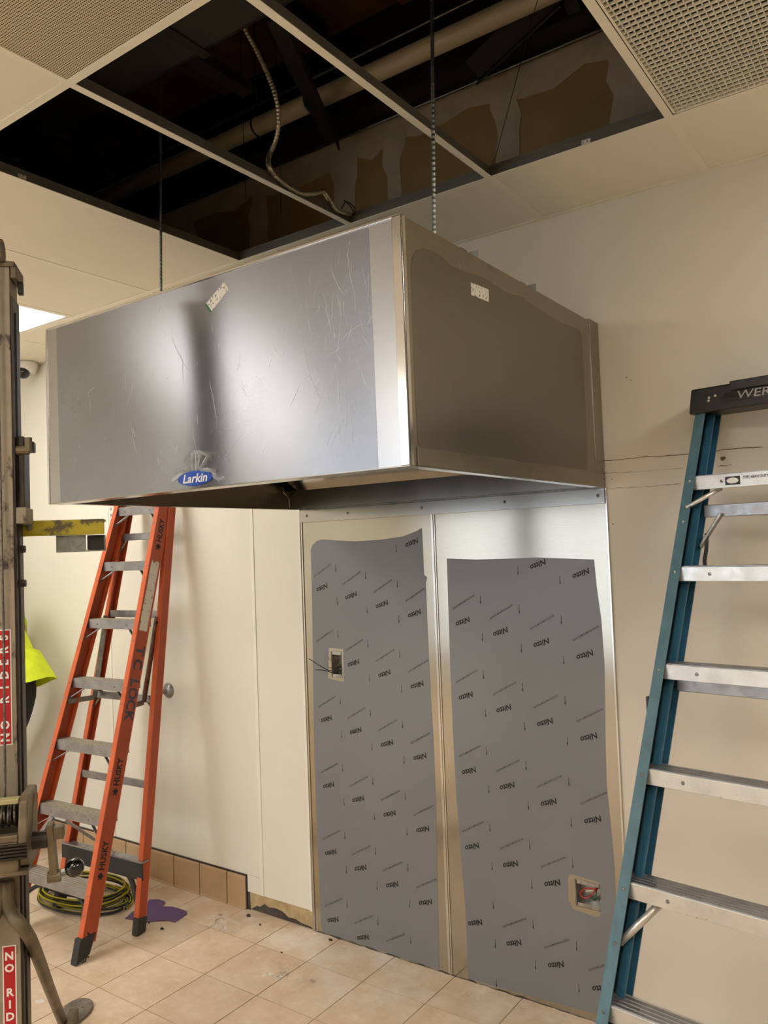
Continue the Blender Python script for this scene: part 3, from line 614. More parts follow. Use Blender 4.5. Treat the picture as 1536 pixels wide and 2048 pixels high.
# wiring boxes
def ebox(lab, c, dep, wires):
    x0, z0 = c[0]; x1, z1 = c[2]; i = .001
    t = thing('electrical_box', ((x0+x1)/2, .02, z0), lab, 'electrical box')
    m = MB(); a, b, c_, d = x0+i, x1-i, z0+i, z1-i
    m.box(a, a+.002, -.004, dep, c_, d).box(b-.002, b, -.004, dep, c_, d).box(a, b, -.004, dep, c_, c_+.002).box(a, b, -.004, dep, d-.002, d).box(a, b, dep, dep+.002, c_, d).build('box_shell', M['boxm'], t)
    for zz in ((c_+.002, c_+.014), (d-.014, d-.002)):
        MB().box(a+.006, b-.006, -.0035, -.002, *zz).tube([((a+b)/2, -.006, sum(zz)/2), ((a+b)/2, -.002, sum(zz)/2)], .003, 8).build('mounting_ear', M['boxm'], t)
    for pts, mt, r in wires: MB().tube(spline(pts, 6), r, 6).build('wire', mt, t, smooth=True)
ebox('narrow metal wiring box with loose black wires in the left sheet', BL, .045, [
    ([(-2.34, .03, 1.24), (-2.345, -.01, 1.235), (-2.37, -.03, 1.225), (-2.40, -.05, 1.242), (-2.44, -.06, 1.265), (-2.47, -.06, 1.278)], M['cordb'], .002),
    ([(-2.35, .03, 1.22), (-2.36, -.01, 1.212), (-2.39, -.03, 1.222), (-2.42, -.04, 1.226), (-2.445, -.045, 1.226)], M['cordb'], .002),
    ([(-2.33, .03, 1.28), (-2.325, 0, 1.27), (-2.34, -.004, 1.25), (-2.36, 0, 1.24)], M['wgrn'], .0018), ([(-2.34, .03, 1.23), (-2.33, .0, 1.235), (-2.335, .0, 1.215), (-2.35, .01, 1.21)], M['wgrn'], .0018)])
ebox('square metal wiring box with a red wire loop in the right sheet', BR, .045, [
    ([(-1.15, .03, .49), (-1.155, .0, .485), (-1.185, -.004, .482), (-1.212, -.004, .462), (-1.205, -.004, .445), (-1.18, -.004, .45), (-1.16, .0, .472), (-1.15, .02, .485)], M['wred'], .0024),
    ([(-1.15, .03, .48), (-1.165, .004, .476), (-1.19, .004, .468), (-1.2, .02, .465)], M['wwht'], .0024), ([(-1.16, .03, .475), (-1.155, .0, .46), (-1.17, .0, .445), (-1.16, .02, .435)], M['wgrn'], .002)])
# floor edge grime under the sheets: a bead of old adhesive
tag(MB().tube([(HL+i*(HR-HL)/60, -.006+jit(.002), .001+jit(.002)) for i in range(61)], [.0018+jit(.0012) for _ in range(61)], 6).build('adhesive_bead', M['tar'], wb), 'dark adhesive line along the floor')

# ================================================================== LADDERS
def rail(t, name, m_web, m_fl, p0, p1, sx, web, flange, thick=.004):
    """C-channel rail, flanges pointing inwards; p0/p1 = outer front corner at bottom/top (local)"""
    p0 = V(p0); p1 = V(p1); d = (p1-p0).normalized(); x = V((-sx, 0, 0)); x = (x-d*x.dot(d)).normalized(); y = d.cross(x); y = y if y.y > 0 else -y
    def plate(u0, u1, v0, v1):
        m = MB(); q = []
        for p in (p0, p1):
            for u, v in ((u0, v0), (u1, v0), (u1, v1), (u0, v1)): q.append(p+x*u+y*v)
        return m.add(q, [(3, 2, 1, 0), (4, 5, 6, 7), (0, 1, 5, 4), (1, 2, 6, 5), (2, 3, 7, 6), (3, 0, 4, 7)])
    o = plate(0, thick, thick, web-thick).build(name, m_web, t, True)
    plate(0, flange, 0, thick).build('rail_flange', m_fl, o, True); plate(0, flange, web-thick, web).build('rail_flange', m_fl, o, True)
    return x, y, d
def step(t, z, hw, y, dep, hgt, m_face, m_top, ribs=5):
    o = MB().box(-hw, hw, y, y+.003, z-hgt, z).box(-hw, hw, y+dep-.003, y+dep, z-hgt*.8, z).box(-hw, hw, y, y+dep, z-.003, z-.0005).build('step', m_face, t, True, bevel=.0012)
    m = MB()
    for k in range(ribs): yy = y+.006+k*(dep-.012)/ribs; m.box(-hw+.002, hw-.002, yy, yy+(dep-.012)/ribs*.62, z-.0005, z+.0022)
    m.build('tread_ribs', m_top, o, True)
    for xx in (-hw*.55, hw*.55): MB().ball((xx, y-.0005, z-hgt*.5), .0055, 8, (1, .5, 1)).build('rivet', M['galv'], o, True)
    return o
# ---- orange stepladder leaning on the wall
OX, OY, OA, OS = -3.5143, -.8027, .0643, .3097
ol = thing('step_ladder', (OX, OY, 0), 'orange fibreglass stepladder leaning on the white wall left of the steel sheets', 'ladder', OA)
def ohw(z): return .2576-.053*z
OTOP = 2.33
def opt(z, s, e=.028, dy=0): return V((s*(ohw(z)+e), OS*z+dy, z))
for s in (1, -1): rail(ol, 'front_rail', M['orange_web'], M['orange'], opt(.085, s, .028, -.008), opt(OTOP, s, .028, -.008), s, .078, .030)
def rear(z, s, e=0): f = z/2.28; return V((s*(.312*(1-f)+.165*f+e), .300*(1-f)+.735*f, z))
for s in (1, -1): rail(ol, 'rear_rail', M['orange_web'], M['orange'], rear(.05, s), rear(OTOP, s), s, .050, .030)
for k in range(1, 8):
    z = -.0123+.2948*k
    st = step(ol, z, ohw(z)+.024, OS*z-.003, .078 if k > 1 else .085, .046, M['alu'], M['alu_dirty'])
    if k > 1:
        for s in (1, -1): MB().bar((s*(ohw(z)*.62), OS*z+.015, z-.045), (s*(ohw(z-.1)+.018), OS*(z-.1)+.012, z-.105), .014, .003, (0, 1, 0)).build('knee_brace', M['alu'], st, True)
# bottom step knee braces (black moulded)
for s in (1, -1):
    z = .2825
    MB().tube(spline([(s*.10, OS*z+.03, z-.05), (s*.18, OS*z+.02, z-.075), (s*.225, OS*.16+.02, .16), (s*.25, OS*.09+.02, .10)], 5), .010, 6).build('moulded_brace', M['rubber'], ol, True, smooth=True)
    MB().tube(spline([(s*.08, rear(.27, s).y+.02, .265), (s*.19, rear(.24, s).y+.02, .235), (s*.26, rear(.16, s).y+.015, .15), (s*.292, rear(.1, s).y+.015, .08)], 5), .013, 6).build('moulded_brace', M['rubber'], ol, True, smooth=True)
MB().box(-.30, .30, rear(.27, 1).y-.004, rear(.27, 1).y+.006, .235, .315).build('rear_spreader_bar', M['rubber'], ol, True, bevel=.003)
MB().box(-.30, .30, rear(.32, 1).y-.012, rear(.32, 1).y+.03, .316, .324).build('rear_bar_cap', M['alu'], ol, True)
MB().bar((-.02, OS*.55, .53), (.09, rear(.33, 1).y, .33), .013, .013).build('diagonal_tube', M['alu'], ol, True)
MB().bar((-.12, OS*.55, .53), (-.24, OS*.40+.03, .40), .018, .018).build('diagonal_tube', M['alu'], ol, True)
for z in (.66, 1.06, 1.48, 1.89): # rear horizontals
    r_ = rear(z, 1); MB().bar((-r_.x+.004, r_.y+.012, z), (r_.x-.004, r_.y+.012, z), .038, .010, (0, 0, 1)).build('rear_brace', M['alu'], ol, True, bevel=.002)
for s in (1, -1):
    for z in (1.06, 1.89): r_ = rear(z, s); MB().bar((s*(abs(r_.x)-.06), r_.y+.01, z-.012), (s*(abs(r_.x)-.006), r_.y+.01, z-.075), .012, .003, (0, 1, 0)).build('rear_knee_brace', M['galv'], ol, True)
    # folded spreaders
    fr = opt(1.02, s, .015, .06); rr = rear(1.47, s)
    mid_ = V((s*(abs(rr.x)-.03), rear(1.06, s).y-.02, 1.05))
    MB().bar((s*(abs(rr.x)-.02), rr.y-.006, 1.47), mid_, .030, .004, (0, 1, 0)).build('spreader_arm', M['galv'], ol, True)
    MB().bar(mid_, (s*(ohw(1.05)+.02), OS*1.05+.02, 1.05), .026, .004, (0, 0, 1)).build('spreader_arm', M['galv'], ol, True)
    MB().ball((s*(abs(rr.x)-.02), rr.y-.01, 1.44), .009, 8).build('pivot_bolt', M['rubber'], ol, True)
    # feet
    q = opt(.0, s, .028, -.008); d_ = (opt(1, s, .028, -.008)-q).normalized()
    MB().add([V((q.x-s*.036, q.y-.012, .002)), V((q.x+s*.005, q.y-.012, .002)), V((q.x+s*.005, q.y+.062, .022)), V((q.x-s*.036, q.y+.062, .022)),
              V((q.x-s*.036, q.y-.012, .002))+d_*.105, V((q.x+s*.005, q.y-.012, .002))+d_*.105, V((q.x+s*.005, q.y+.072, .002))+d_*.105, V((q.x-s*.036, q.y+.072, .002))+d_*.105],
             [(3, 2, 1, 0), (4, 5, 6, 7), (0, 1, 5, 4), (1, 2, 6, 5), (2, 3, 7, 6), (3, 0, 4, 7)]).build('rubber_foot', M['rubber'], ol, True, bevel=.004)
    q = rear(0, s); MB().add([V((q.x-s*.034, q.y-.006, .001)), V((q.x+s*.005, q.y-.006, .001)), V((q.x+s*.005, q.y+.05, .004)), V((q.x-s*.034, q.y+.05, .004)), V((q.x-s*.036, q.y+.008, .078)), V((q.x+s*.003, q.y+.008, .078)), V((q.x+s*.003, q.y+.066, .07)), V((q.x-s*.036, q.y+.066, .07))],
             [(3, 2, 1, 0), (4, 5, 6, 7), (0, 1, 5, 4), (1, 2, 6, 5), (2, 3, 7, 6), (3, 0, 4, 7)]).build('rubber_foot', M['rubber'], ol, True, bevel=.006)
    for k in range(1, 8):
        for dz in (-.02, -.095):
            z = -.0123+.2948*k+dz
            if z > .15: MB().ball(opt(z, s, .015, -.0085), .0048, 8, (1, .5, 1)).build('rail_rivet', M['galv'], ol, True)
MB().box(-ohw(2.33)-.034, ohw(2.33)+.034, OS*2.33-.03, OS*2.33+.075, 2.33, 2.40).build('top_cap', M['orange'], ol, True, bevel=.008)
# lettering on the right rail's outer face
ow0, ow1 = opt(.3, 1, .0287, 0), opt(2.0, 1, .0287, 0); od = (ow1-ow0).normalized(); oyv = V((1, 0, 0)).cross(od).normalized()
oyv = oyv if oyv.y > 0 else -oyv
def onweb(z, across): return opt(z, 1, .0292, -.008)+oyv*across
hl = MB()
for z in (.425, .775, 1.925, .065):
    text(hl, 'HUSKY', onweb(z, .040), od, -oyv, .046, .028, 0, fit=.125)
    c = onweb(z-.085, .040); hl.add([c+od*.018, c+oyv*.018+od*.002, c+oyv*.008-od*.004, c+oyv*.012-od*.018, c-od*.008, c-oyv*.012-od*.018, c-oyv*.008-od*.004, c-oyv*.018+od*.002], [(0, 1, 2), (0, 2, 4), (0, 4, 6), (0, 6, 7), (2, 3, 4), (4, 5, 6)]) if z > .1 else None
tag(hl.build('rail_lettering', M['print'], ol, True, fixn=False), 'black HUSKY lettering along the right rail')
M['stencil'] = mat('faded_blue_grey_stencil', (84, 82, 98), .8, 0, .3, 30)
for ch, z in (('T', 1.325), ('C', 1.262), ('L', 1.175), ('O', 1.125), ('C', 1.075), ('K', 1.025)): text(MB(), ch, onweb(z, .040), -od, oyv, .074, .035).build('stencil_letter', M['stencil'], ol, True, fixn=False)
tag(MB().slab([onweb(z, a) for z, a in ((1.42, .012), (1.42, .062), (1.50, .064), (1.60, .066), (1.66, .064), (1.70, .066), (1.765, .066), (1.77, .05), (1.755, .03), (1.77, .016), (1.72, .012), (1.62, .014), (1.52, .009))], V((1, 0, .053)).normalized(), .0004).build('torn_sticker', M['stick'], ol, True), 'torn grey-white sticker on the right rail')
# ---- teal stepladder, folded, leaning on the wall
TX, TY, TA, TSl = -.5634, -1.0692, -.1398, .4139
tl = thing('step_ladder', (TX, TY, 0), 'teal fibreglass stepladder leaning folded against the beige wall at right', 'ladder', TA)
def thw(z): return .3-.0443*z
def tpt(z, s, e=.032, dy=0): return V((s*(thw(z)+e), TSl*z+dy, z))
for s in (1, -1):
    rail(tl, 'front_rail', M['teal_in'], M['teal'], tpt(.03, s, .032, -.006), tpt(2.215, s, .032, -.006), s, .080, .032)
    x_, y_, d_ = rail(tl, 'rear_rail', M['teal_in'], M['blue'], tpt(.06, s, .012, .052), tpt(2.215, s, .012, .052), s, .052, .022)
    q = tpt(0, s, .036, -.012); qd = (tpt(1, s)-tpt(0, s)).normalized()
    MB().add([V((q.x-s*.04, q.y, .001)), V((q.x+s*.004, q.y, .001)), V((q.x+s*.004, q.y+.07, .03)), V((q.x-s*.04, q.y+.07, .03))]+[p+qd*.09 for p in (V((q.x-s*.04, q.y, .001)), V((q.x+s*.004, q.y, .001)), V((q.x+s*.004, q.y+.09, -.02)), V((q.x-s*.04, q.y+.09, -.02)))],
             [(3, 2, 1, 0), (4, 5, 6, 7), (0, 1, 5, 4), (1, 2, 6, 5), (2, 3, 7, 6), (3, 0, 4, 7)]).build('rubber_foot', M['rubber'], tl, True, bevel=.004)
M['alu_clean'] = mat('bright_ladder_aluminium', (214, 212, 206), .34, .7, .1, 16, rvar=.08)
for k in range(1, 8):
    z = -.022+.285*k
    st = step(tl, z, thw(z)+.026, TSl*z-.001, .080, .044, M['alu_clean'], M['alu'], 4)
    if k in (1, 3, 7):
        for s in (1, -1): MB().tube([(s*(thw(z)*.72 if k != 7 else thw(z)*.66), TSl*z+.02, z-.043), (s*(thw(z-.14)+.012), TSl*(z-.14)+.012, z-.15 if k != 7 else z-.10)], .0105 if k != 7 else .007, 10).build('knee_brace', M['alu_clean'], st, True, smooth=True)
    for s in (1, -1):
        MB().ball(tpt(z-.016, s, .016, -.0065), .0052, 8, (1, .5, 1)).build('rail_rivet', M['galv'], tl, True)
        if k in (1, 3, 7): MB().ball(tpt(z-.145, s, .016, -.0065), .0052, 8, (1, .5, 1)).build('rail_rivet', M['galv'], tl, True)
# rating sticker on the top step
z = -.022+.285*7; MB().box(-.12, -.075, TSl*z-.0018, TSl*z-.0012, z-.036, z-.010).build('rating_sticker', M['black'], tl, True)
MB().slab([(-.0975+math.cos(t)*.018, TSl*z-.0022, z-.023+math.sin(t)*.009) for t in [i*math.pi/10 for i in range(20)]], (0, -1, 0), .0004).build('sticker_oval', M['white_print'], tl, True)
text(MB(), 'TYPE I HEAVY DUTY', (-.03, TSl*z-.0018, z-.016), (1, 0, 0), (0, 0, 1), .012, .02, .2, fit=.075).build('sticker_lettering', M['print'], tl, True, fixn=False)
# rear brace with its strut and strap
zr = 1.86; yr = TSl*zr+.085
MB().bar((-thw(zr)+.012, yr, zr), (thw(zr)-.012, yr, zr), .040, .012, (0, 0, 1)).build('rear_brace', M['alu'], tl, True, bevel=.002)
for zz in (1.335, .815): MB().bar((-thw(zz)+.012, TSl*zz+.085, zz), (thw(zz)-.012, TSl*zz+.085, zz), .036, .012, (0, 0, 1)).build('rear_brace', M['alu'], tl, True, bevel=.002)
for s in (1, -1): MB().bar((s*(thw(zr)-.07), yr-.012, zr-.01), (s*(thw(zr)-.004), yr-.03, zr-.115), .020, .010, (0, 1, 0)).build('rear_knee_brace', M['galv'], tl, True, bevel=.002)
sp_ = spline([(-thw(1.8)+.03, yr-.03, zr-.07), (-thw(1.8)+.028, yr-.035, zr-.12), (-thw(1.8)+.020, yr-.035, zr-.165), (-thw(1.8)+.030, yr-.033, zr-.20)], 5)
MB().ribbon(sp_, .012, (.3, -1, 0)).build('strap', M['cordb'], tl, True)
MB().box(-thw(1.27)-.040, -thw(1.27)-.033, TSl*1.27+.01, TSl*1.27+.03, 1.25, 1.31).build('bumper', M['black'], tl, True)
# moulded cap
zc = 2.185; yc = TSl*2.2; hwc = thw(2.2)+.048
cp_ = MB().add([(-hwc-.003, yc-.022, zc), (hwc+.003, yc-.022, zc), (hwc+.003, yc+.10, zc), (-hwc-.003, yc+.10, zc), (-hwc+.006, yc-.016, zc+.083), (hwc-.006, yc-.016, zc+.083), (hwc-.006, yc+.102, zc+.083), (-hwc+.006, yc+.102, zc+.083)], [(3, 2, 1, 0), (4, 5, 6, 7), (0, 1, 5, 4), (1, 2, 6, 5), (2, 3, 7, 6), (3, 0, 4, 7)]).build('top_cap', M['black'], tl, True, bevel=.006)
MB().box(-.115, .115, yc-.028, yc-.018, zc+.058, zc+.088).build('cap_ridge', M['black'], cp_, True, bevel=.003)
cn = V((0, -.072, -.0)); fy = V((0, .072, 1)).normalized()
pn = [(-.135+math.cos(t)*(.012 if math.cos(t) < 0 else 0)+(.27 if math.cos(t) >= 0 else 0), yc-.0215, zc+.040+math.sin(t)*.017) for t in [math.pi/2+i*math.pi/8 for i in range(9)]]
MB().slab([(-.15, yc-.0228, zc+.036), (-.13, yc-.0228, zc+.024), (.13, yc-.0228, zc+.024), (.15, yc-.0228, zc+.036), (.13, yc-.0212, zc+.054), (-.13, yc-.0212, zc+.054)], (0, -1, .07), .002).build('name_plate', M['blackgloss'], cp_, True)
text(MB(), 'WERNER', (.0, yc-.0242, zc+.039), (1, 0, 0), fy, .036, .008, .15, fit=.19).build('cap_lettering', mat('grey_print_cap', (150, 148, 144), .4), cp_, True, fixn=False)
for x, z in ((-.185, .046), (-.187, .037), (-.165, .050)): MB().ball((x, yc-.0195, zc+z), .0045, 8, (1, .6, 1)).build('cap_rivet', M['alu_clean'], cp_, True)

# ================================================================== MATERIAL LIFT
LC = V((-2.172, -1.7125, 0)); LA = math.radians(49)
lf = thing('material_lift', LC, 'chipped grey material lift with winch and red warning labels at the left edge', 'lift', LA)
MT = 2.60
MB().box(-.06, .06, -.05, -.044, .10, MT).box(.054, .06, -.044, .05, .10, MT).box(-.06, -.054, -.044, .05, .10, MT).build('mast', M['mast'], lf, True, bevel=.002)
MB().box(.060, .066, -.046, .046, .12, MT-.08).box(.064, .070, -.020, .0, .12, MT-.12).build('mast_rail', M['mast_dk'], lf, True, bevel=.001)
MB().box(-.066, -.060, -.046, .046, .12, MT-.08).build('mast_rail', M['mast_dk'], lf, True)
MB().box(-.044, .044, -.036, .040, .4, MT+.02).build('inner_mast', M['mast_dk'], lf, True, bevel=.002)
hd_ = MB().box(-.062, .074, -.054, .056, MT, MT+.016).box(.062, .078, -.05, .05, MT-.03, MT+.01).build('mast_head', M['winch'], lf, True, bevel=.003)
MB().tube([(-.045, -.05, MT+.042), (.045, -.05, MT+.042)], .034, 16).build('pulley_cover', M['winch'], hd_, True, smooth=False)
MB().box(.074, .088, -.02, .0, MT-.065, MT-.03).build('stop_bolt', M['mast_dk'], hd_, True, bevel=.002)
MB().tube([(.030, -.070, MT+.02), (.034, -.066, 1.6), (.036, -.085, 1.2), (.036, -.10, 1.135)], .0035, 6).build('lift_cable', M['cable'], lf, True)
MB().tube([(.012, -.066, MT+.02), (.020, -.064, MT-.25), (.024, -.058, 2.2)], .003, 6).build('lift_cable', M['cable'], lf, True)
# labels with stacked letters
def wl(z0, z1, x0, x1, ysurf, word, top, pitch, size, rot=False):
    o = MB().box(x0-.003, x1+.003, ysurf-.0006, ysurf, z0-.003, z1+.003).build('label_border', M['white_print'], lf, True)
    o2 = MB().box(x0, x1, ysurf-.0012, ysurf-.0006, z0, z1).build('warning_label', M['red'], lf, True)
    m = MB(); z = top
    for ch in word:
        if ch != ' ': text(MB(), ch, ((x0+x1)/2, ysurf-.0016, z), (0, 0, 1) if rot else (1, 0, 0), (-1, 0, 0) if rot else (0, 0, 1), size, .035).build('label_letter', M['white_print'], o2, True, fixn=False)
        z += pitch
wl(1.290, 1.595, .018, .046, -.0503, 'NO RIDERS', 1.308, .0335, .030, True)
wl(.43, .755, .018, .046, -.0503, 'NO RIDERS', .730, -.0315, .029, False)
# carriage and fork crossbar
cg = MB().box(.070, .086, -.03, .05, 1.90, 2.13).build('carriage', M['mast_dk'], lf, True, bevel=.003)
MB().box(.05, .092, -.045, .055, 1.885, 1.93).build('carriage_bracket', M['mast'], cg, True, bevel=.002)
MB().tube([(.062, -.03, 2.09), (.10, -.03, 2.09)], .013, 12).tube([(.098, -.032, 2.085), (.098, -.032, 2.125)], .010, 10).build('lock_bolt', M['winch'], cg, True)
MB().box(.086, .112, -.03, .0, 2.085, 2.115).build('lock_block', M['mast_dk'], cg, True, bevel=.003)
cb = MB().box(.060, .285, .052, .062, 1.852, 1.897).box(.060, .285, .062, .115, 1.890, 1.897).build('fork_crossbar', M['yellow'], lf, True, bevel=.002)
MB().tube([(.082, .044, 1.878), (.082, .052, 1.878)], .009, 10).build('crossbar_bolt', M['galv'], cb, True)
fk = MB().box(.150, .232, .070, .074, 1.806, 1.852).box(.232, .282, .12, .125, 1.806, 1.852).box(.150, .285, .07, .125, 1.803, 1.807).box(.150, .154, .07, .125, 1.806, 1.852).build('fork_socket', M['galv'], lf, True, bevel=.001)
MB().box(.234, .281, .085, .119, 1.808, 1.851).build('socket_opening', M['black'], fk, True)
for zz in (1.815, 1.72): MB().tube([(.066, -.01, zz), (.082, -.01, zz)], .010, 8).build('guide_bolt', M['mast_dk'], lf, True)
# winch
wn = MB().box(-.09, .145, -.215, -.062, .958, .972).build('winch', M['winch'], lf, True); wn.scale = (1, 1, .70); wn.location = (-.034, 0, 1.09-1.0915*.70)
pf = [(-.215, 1.06), (-.20, .985), (-.165, .965), (-.075, .965), (-.062, 1.0), (-.062, 1.215), (-.08, 1.225), (-.17, 1.225), (-.195, 1.21), (-.21, 1.12)]
def cheek(x0, x1, name, m): MB().slab([(x1, y, z) for y, z in pf], (1, 0, 0), x1-x0).build(name, m, wn, True, bevel=.004)
cheek(.124, .145, 'winch_cheek', M['winch']); cheek(-.09, -.07, 'winch_cheek', M['winch'])
MB().box(-.07, .124, -.212, -.064, .966, 1.075).build('winch_housing', M['winch'], wn, True, bevel=.004)
MB().box(-.07, .124, -.214, -.19, 1.075, 1.10).build('winch_housing', M['winch'], wn, True, bevel=.003)
MB().box(-.07, .124, -.20, -.17, 1.205, 1.222).build('winch_top_bar', M['winch_pale'], wn, True, bevel=.002)
rb = MB()
for q in range(5): rb.tube([(-.09, -.2165, 1.020+q*.0115), (.146, -.2165, 1.020+q*.0115)], .0052, 8)
rb.build('winch_ribs', M['winch_dk'], wn, True, smooth=True)
MB().box(.0195, .0205, -.2145, -.19, .968, 1.016).build('housing_seam', M['winch_dk'], wn, True)
dr = MB().tube([(-.068, -.135, 1.15), (.122, -.135, 1.15)], .034, 16).build('cable_drum', M['black'], wn, True, smooth=True)
co = MB(); den = []
for q in range(0, 23*16+1):
    t = q/16; den.append((-.062+.0076*t+.002*math.sin(t*9), -.135+math.cos(2*math.pi*t)*(.044+.003*math.sin(t*3.1)), 1.15+math.sin(2*math.pi*t)*(.044+.003*math.sin(t*3.1))))
co.tube(den, .0037, 6).build('wound_cable', M['cable'], dr, True, smooth=True)
MB().bar((.148, -.10, 1.20), (.152, -.14, 1.08), .010, .004).build('pawl', M['winch'], wn, True)
KX = -.034
def kx(mb): mb.v = [(x+KX, y, z-.012) for x, y, z in mb.v]; return mb
kx(MB().tube([(.145, -.135, 1.065), (.182, -.135, 1.065)], .022, 12)).build('crank_shaft', M['winch_dk'], lf, True)
ck = kx(MB().add([(.180, -.155, 1.105), (.196, -.155, 1.105), (.196, -.118, 1.105), (.180, -.118, 1.105), (.186, -.150, .975), (.206, -.150, .975), (.206, -.122, .975), (.186, -.122, .975)], [(3, 2, 1, 0), (4, 5, 6, 7), (0, 1, 5, 4), (1, 2, 6, 5), (2, 3, 7, 6), (3, 0, 4, 7)]).box(.196, .2, -.144, -.13, .98, 1.08)).build('crank_arm', M['winch'], lf, True, bevel=.004)
kx(MB().tube([(.180, -.136, .968), (.212, -.136, .968)], .016, 12)).build('crank_eye', M['winch'], ck, True)
kx(MB().box(.196, .222, -.150, -.12, 1.065, 1.098)).build('crank_hub', M['winch'], ck, True, bevel=.003)
kx(MB().tube([(.206, -.136, .972), (.226, -.136, .976)], .009, 10)).build('grip_stem', M['galv'], ck, True)
kx(MB().ball((.246, -.136, .983), .0245, 24)).build('crank_knob', M['blackgloss'], ck, True, smooth=True)
kx(MB().tube([(.246, -.15, 1.006), (.262, -.15, 1.010)], .0025, 6)).build('knob_tab', M['black'], ck, True)
# struts, legs, pads
MB().box(-.012, .062, -.066, -.052, .86, .955).build('strut_collar', M['winch'], lf, True, bevel=.004)
def loc(wp): p = Matrix.Rotation(-LA, 4, 'Z') @ (V(wp)-LC); return p
s_end = loc((-2.83, -1.12, .045)); 
MB().tube(spline([(.034, -.074, .935), (.040, -.076, .86), (.085, -.06, .775), s_end.lerp(V((.085, -.06, .775)), .5), s_end], 4), .017, 10).build('strut', M['winch'], lf, True, smooth=True)
sl_ = loc((-2.78, -2.25, .045)); MB().tube(spline([(.016, -.074, .935), (.008, -.076, .86), (-.07, -.085, .775), sl_.lerp(V((-.07, -.085, .775)), .5), sl_], 4), .017, 10).build('strut', M['winch'], lf, True, smooth=True)
for e_ in (loc((-2.915, -1.0, 0)), V((-1.0, 0, 0))):
    a_ = e_*.07
    lg = MB().bar((a_.x, a_.y, .075), (e_.x*.93, e_.y*.93, .03), .045, .035).build('base_leg', M['winch'], lf, True, bevel=.004)
    u = e_.normalized(); n_ = V((-u.y, u.x, 0)); pad = []
    for q in range(24):
        t = 2*math.pi*q/24; pad.append(e_+u*(.085*math.cos(t)-.01)+n_*(.057*math.sin(t)*(1.0+.15*math.cos(t)))+V((0, 0, .012)))
    MB().slab(pad, (0, 0, 1), .011).build('foot_pad', M['mast_pad'] if 'mast_pad' in M else M.setdefault('mast_pad', mat('scuffed_grey_pad', (128, 118, 106), .6, .2, .3, 18, bmp=.3)), lg, True, bevel=.005)
    for q, (aa, bb_) in enumerate(((.05, .0), (.035, .028), (.0, -.02))):
        c = e_+u*aa+n_*bb_+V((0, 0, .0125)); MB().poly([c+V((math.cos(t)*.004, math.sin(t)*.004, .0002)) for t in [i*math.pi/4 for i in range(8)]]).build('pad_hole', M['black'], lg, True)
MB().box(-.07, .07, -.07, .07, .03, .11).build('mast_base', M['mast_dk'], lf, True, bevel=.004)
for sx in (-.05, .05): MB().tube([(sx-.015, -.06, .03), (sx+.015, -.06, .03)], .030, 14).build('caster', M['rubber'], lf, True)

# ================================================================== PERSON (mostly hidden behind the mast)
PX, PYY = -4.50, -.33
pn_ = thing('person', (PX, PYY, 0), 'person in a yellow high-visibility shirt and black trousers, bent over behind the lift mast', 'person')
def skin_mesh(name, joints, edges, m, root=0, lvl=2):
    me = D.meshes.new(name); me.from_pydata([j[0] for j in joints], edges, []); me.materials.append(m)
    o = D.objects.new(name, me); COL.objects.link(o); o.parent = pn_
    sm_ = o.modifiers.new('skin', 'SKIN'); sm_.use_smooth_shade = True
    for i, j in enumerate(joints):
        r = j[1]; r = (r, r) if not isinstance(r, tuple) else r
        me.skin_vertices[0].data[i].radius = r
    me.skin_vertices[0].data[root].use_root = True
    s_ = o.modifiers.new('sub', 'SUBSURF'); s_.levels = lvl; s_.render_levels = lvl
    return o
# local frame: facing -X, bent forward at the hips
hip = (0, 0, .97)
legs = [((.03, 0, 1.02), (.125, .16)), ((-.13, -.08, .87), .095), ((-.40, -.10, .54), .075), ((-.30, -.10, .13), .055), ((-.13, .08, .87), .095), ((-.43, .11, .54), .075), ((-.33, .11, .13), .055), ((-.01, 0, 1.16), (.12, .15))]
skin_mesh('trousers', legs, [(0, 1), (1, 2), (2, 3), (0, 4), (4, 5), (5, 6), (0, 7)], M['trouser'])
tor = [((.03, 0, 1.06), (.155, .18)), ((-.08, 0, 1.22), (.15, .17)), ((-.22, 0, 1.38), (.14, .18)), ((-.30, 0, 1.45), (.10, .14)), ((-.30, -.20, 1.41), .065), ((-.42, -.24, 1.20), .055), ((-.30, .20, 1.41), .065), ((-.42, .24, 1.20), .055)]
skin_mesh('shirt', tor, [(0, 1), (1, 2), (2, 3), (3, 4), (4, 5), (3, 6), (6, 7)], M['hivis'])
# flared shirt tail
tail = MB(); ring = []
for lv, (cx, cz, rx, ry) in enumerate(((-.055, 1.235, .135, .17), (.0, 1.15, .16, .19), (.055, 1.055, .19, .205))):
    for q in range(24): t = 2*math.pi*q/24; tail.v.append((cx+rx*math.cos(t), ry*math.sin(t), cz+(.055*math.cos(t) if lv == 2 else .03*math.cos(t))+.006*math.sin(5*t)))
for lv in range(2):
    for q in range(24): tail.f.append((lv*24+q, lv*24+(q+1) % 24, (lv+1)*24+(q+1) % 24, (lv+1)*24+q))
tail.build('shirt_tail', M['hivis'], pn_, True, smooth=True, fixn=True)
body = [((-.25, 0, 1.40), .09), ((-.36, 0, 1.50), .058), ((-.42, 0, 1.55), (.085, .075)), ((-.46, 0, 1.64), (.10, .08)), ((-.25, -.18, 1.38), .05), ((-.42, -.24, 1.20), .045), ((-.58, -.22, 1.02), .036), ((-.64, -.21, .97), (.03, .045)), ((-.25, .18, 1.38), .05), ((-.42, .24, 1.20), .045), ((-.58, .22, 1.02), .036), ((-.64, .21, .97), (.03, .045))]
ed = [(0, 1), (1, 2), (2, 3), (0, 4), (4, 5), (5, 6), (6, 7), (0, 8), (8, 9), (9, 10), (10, 11)]
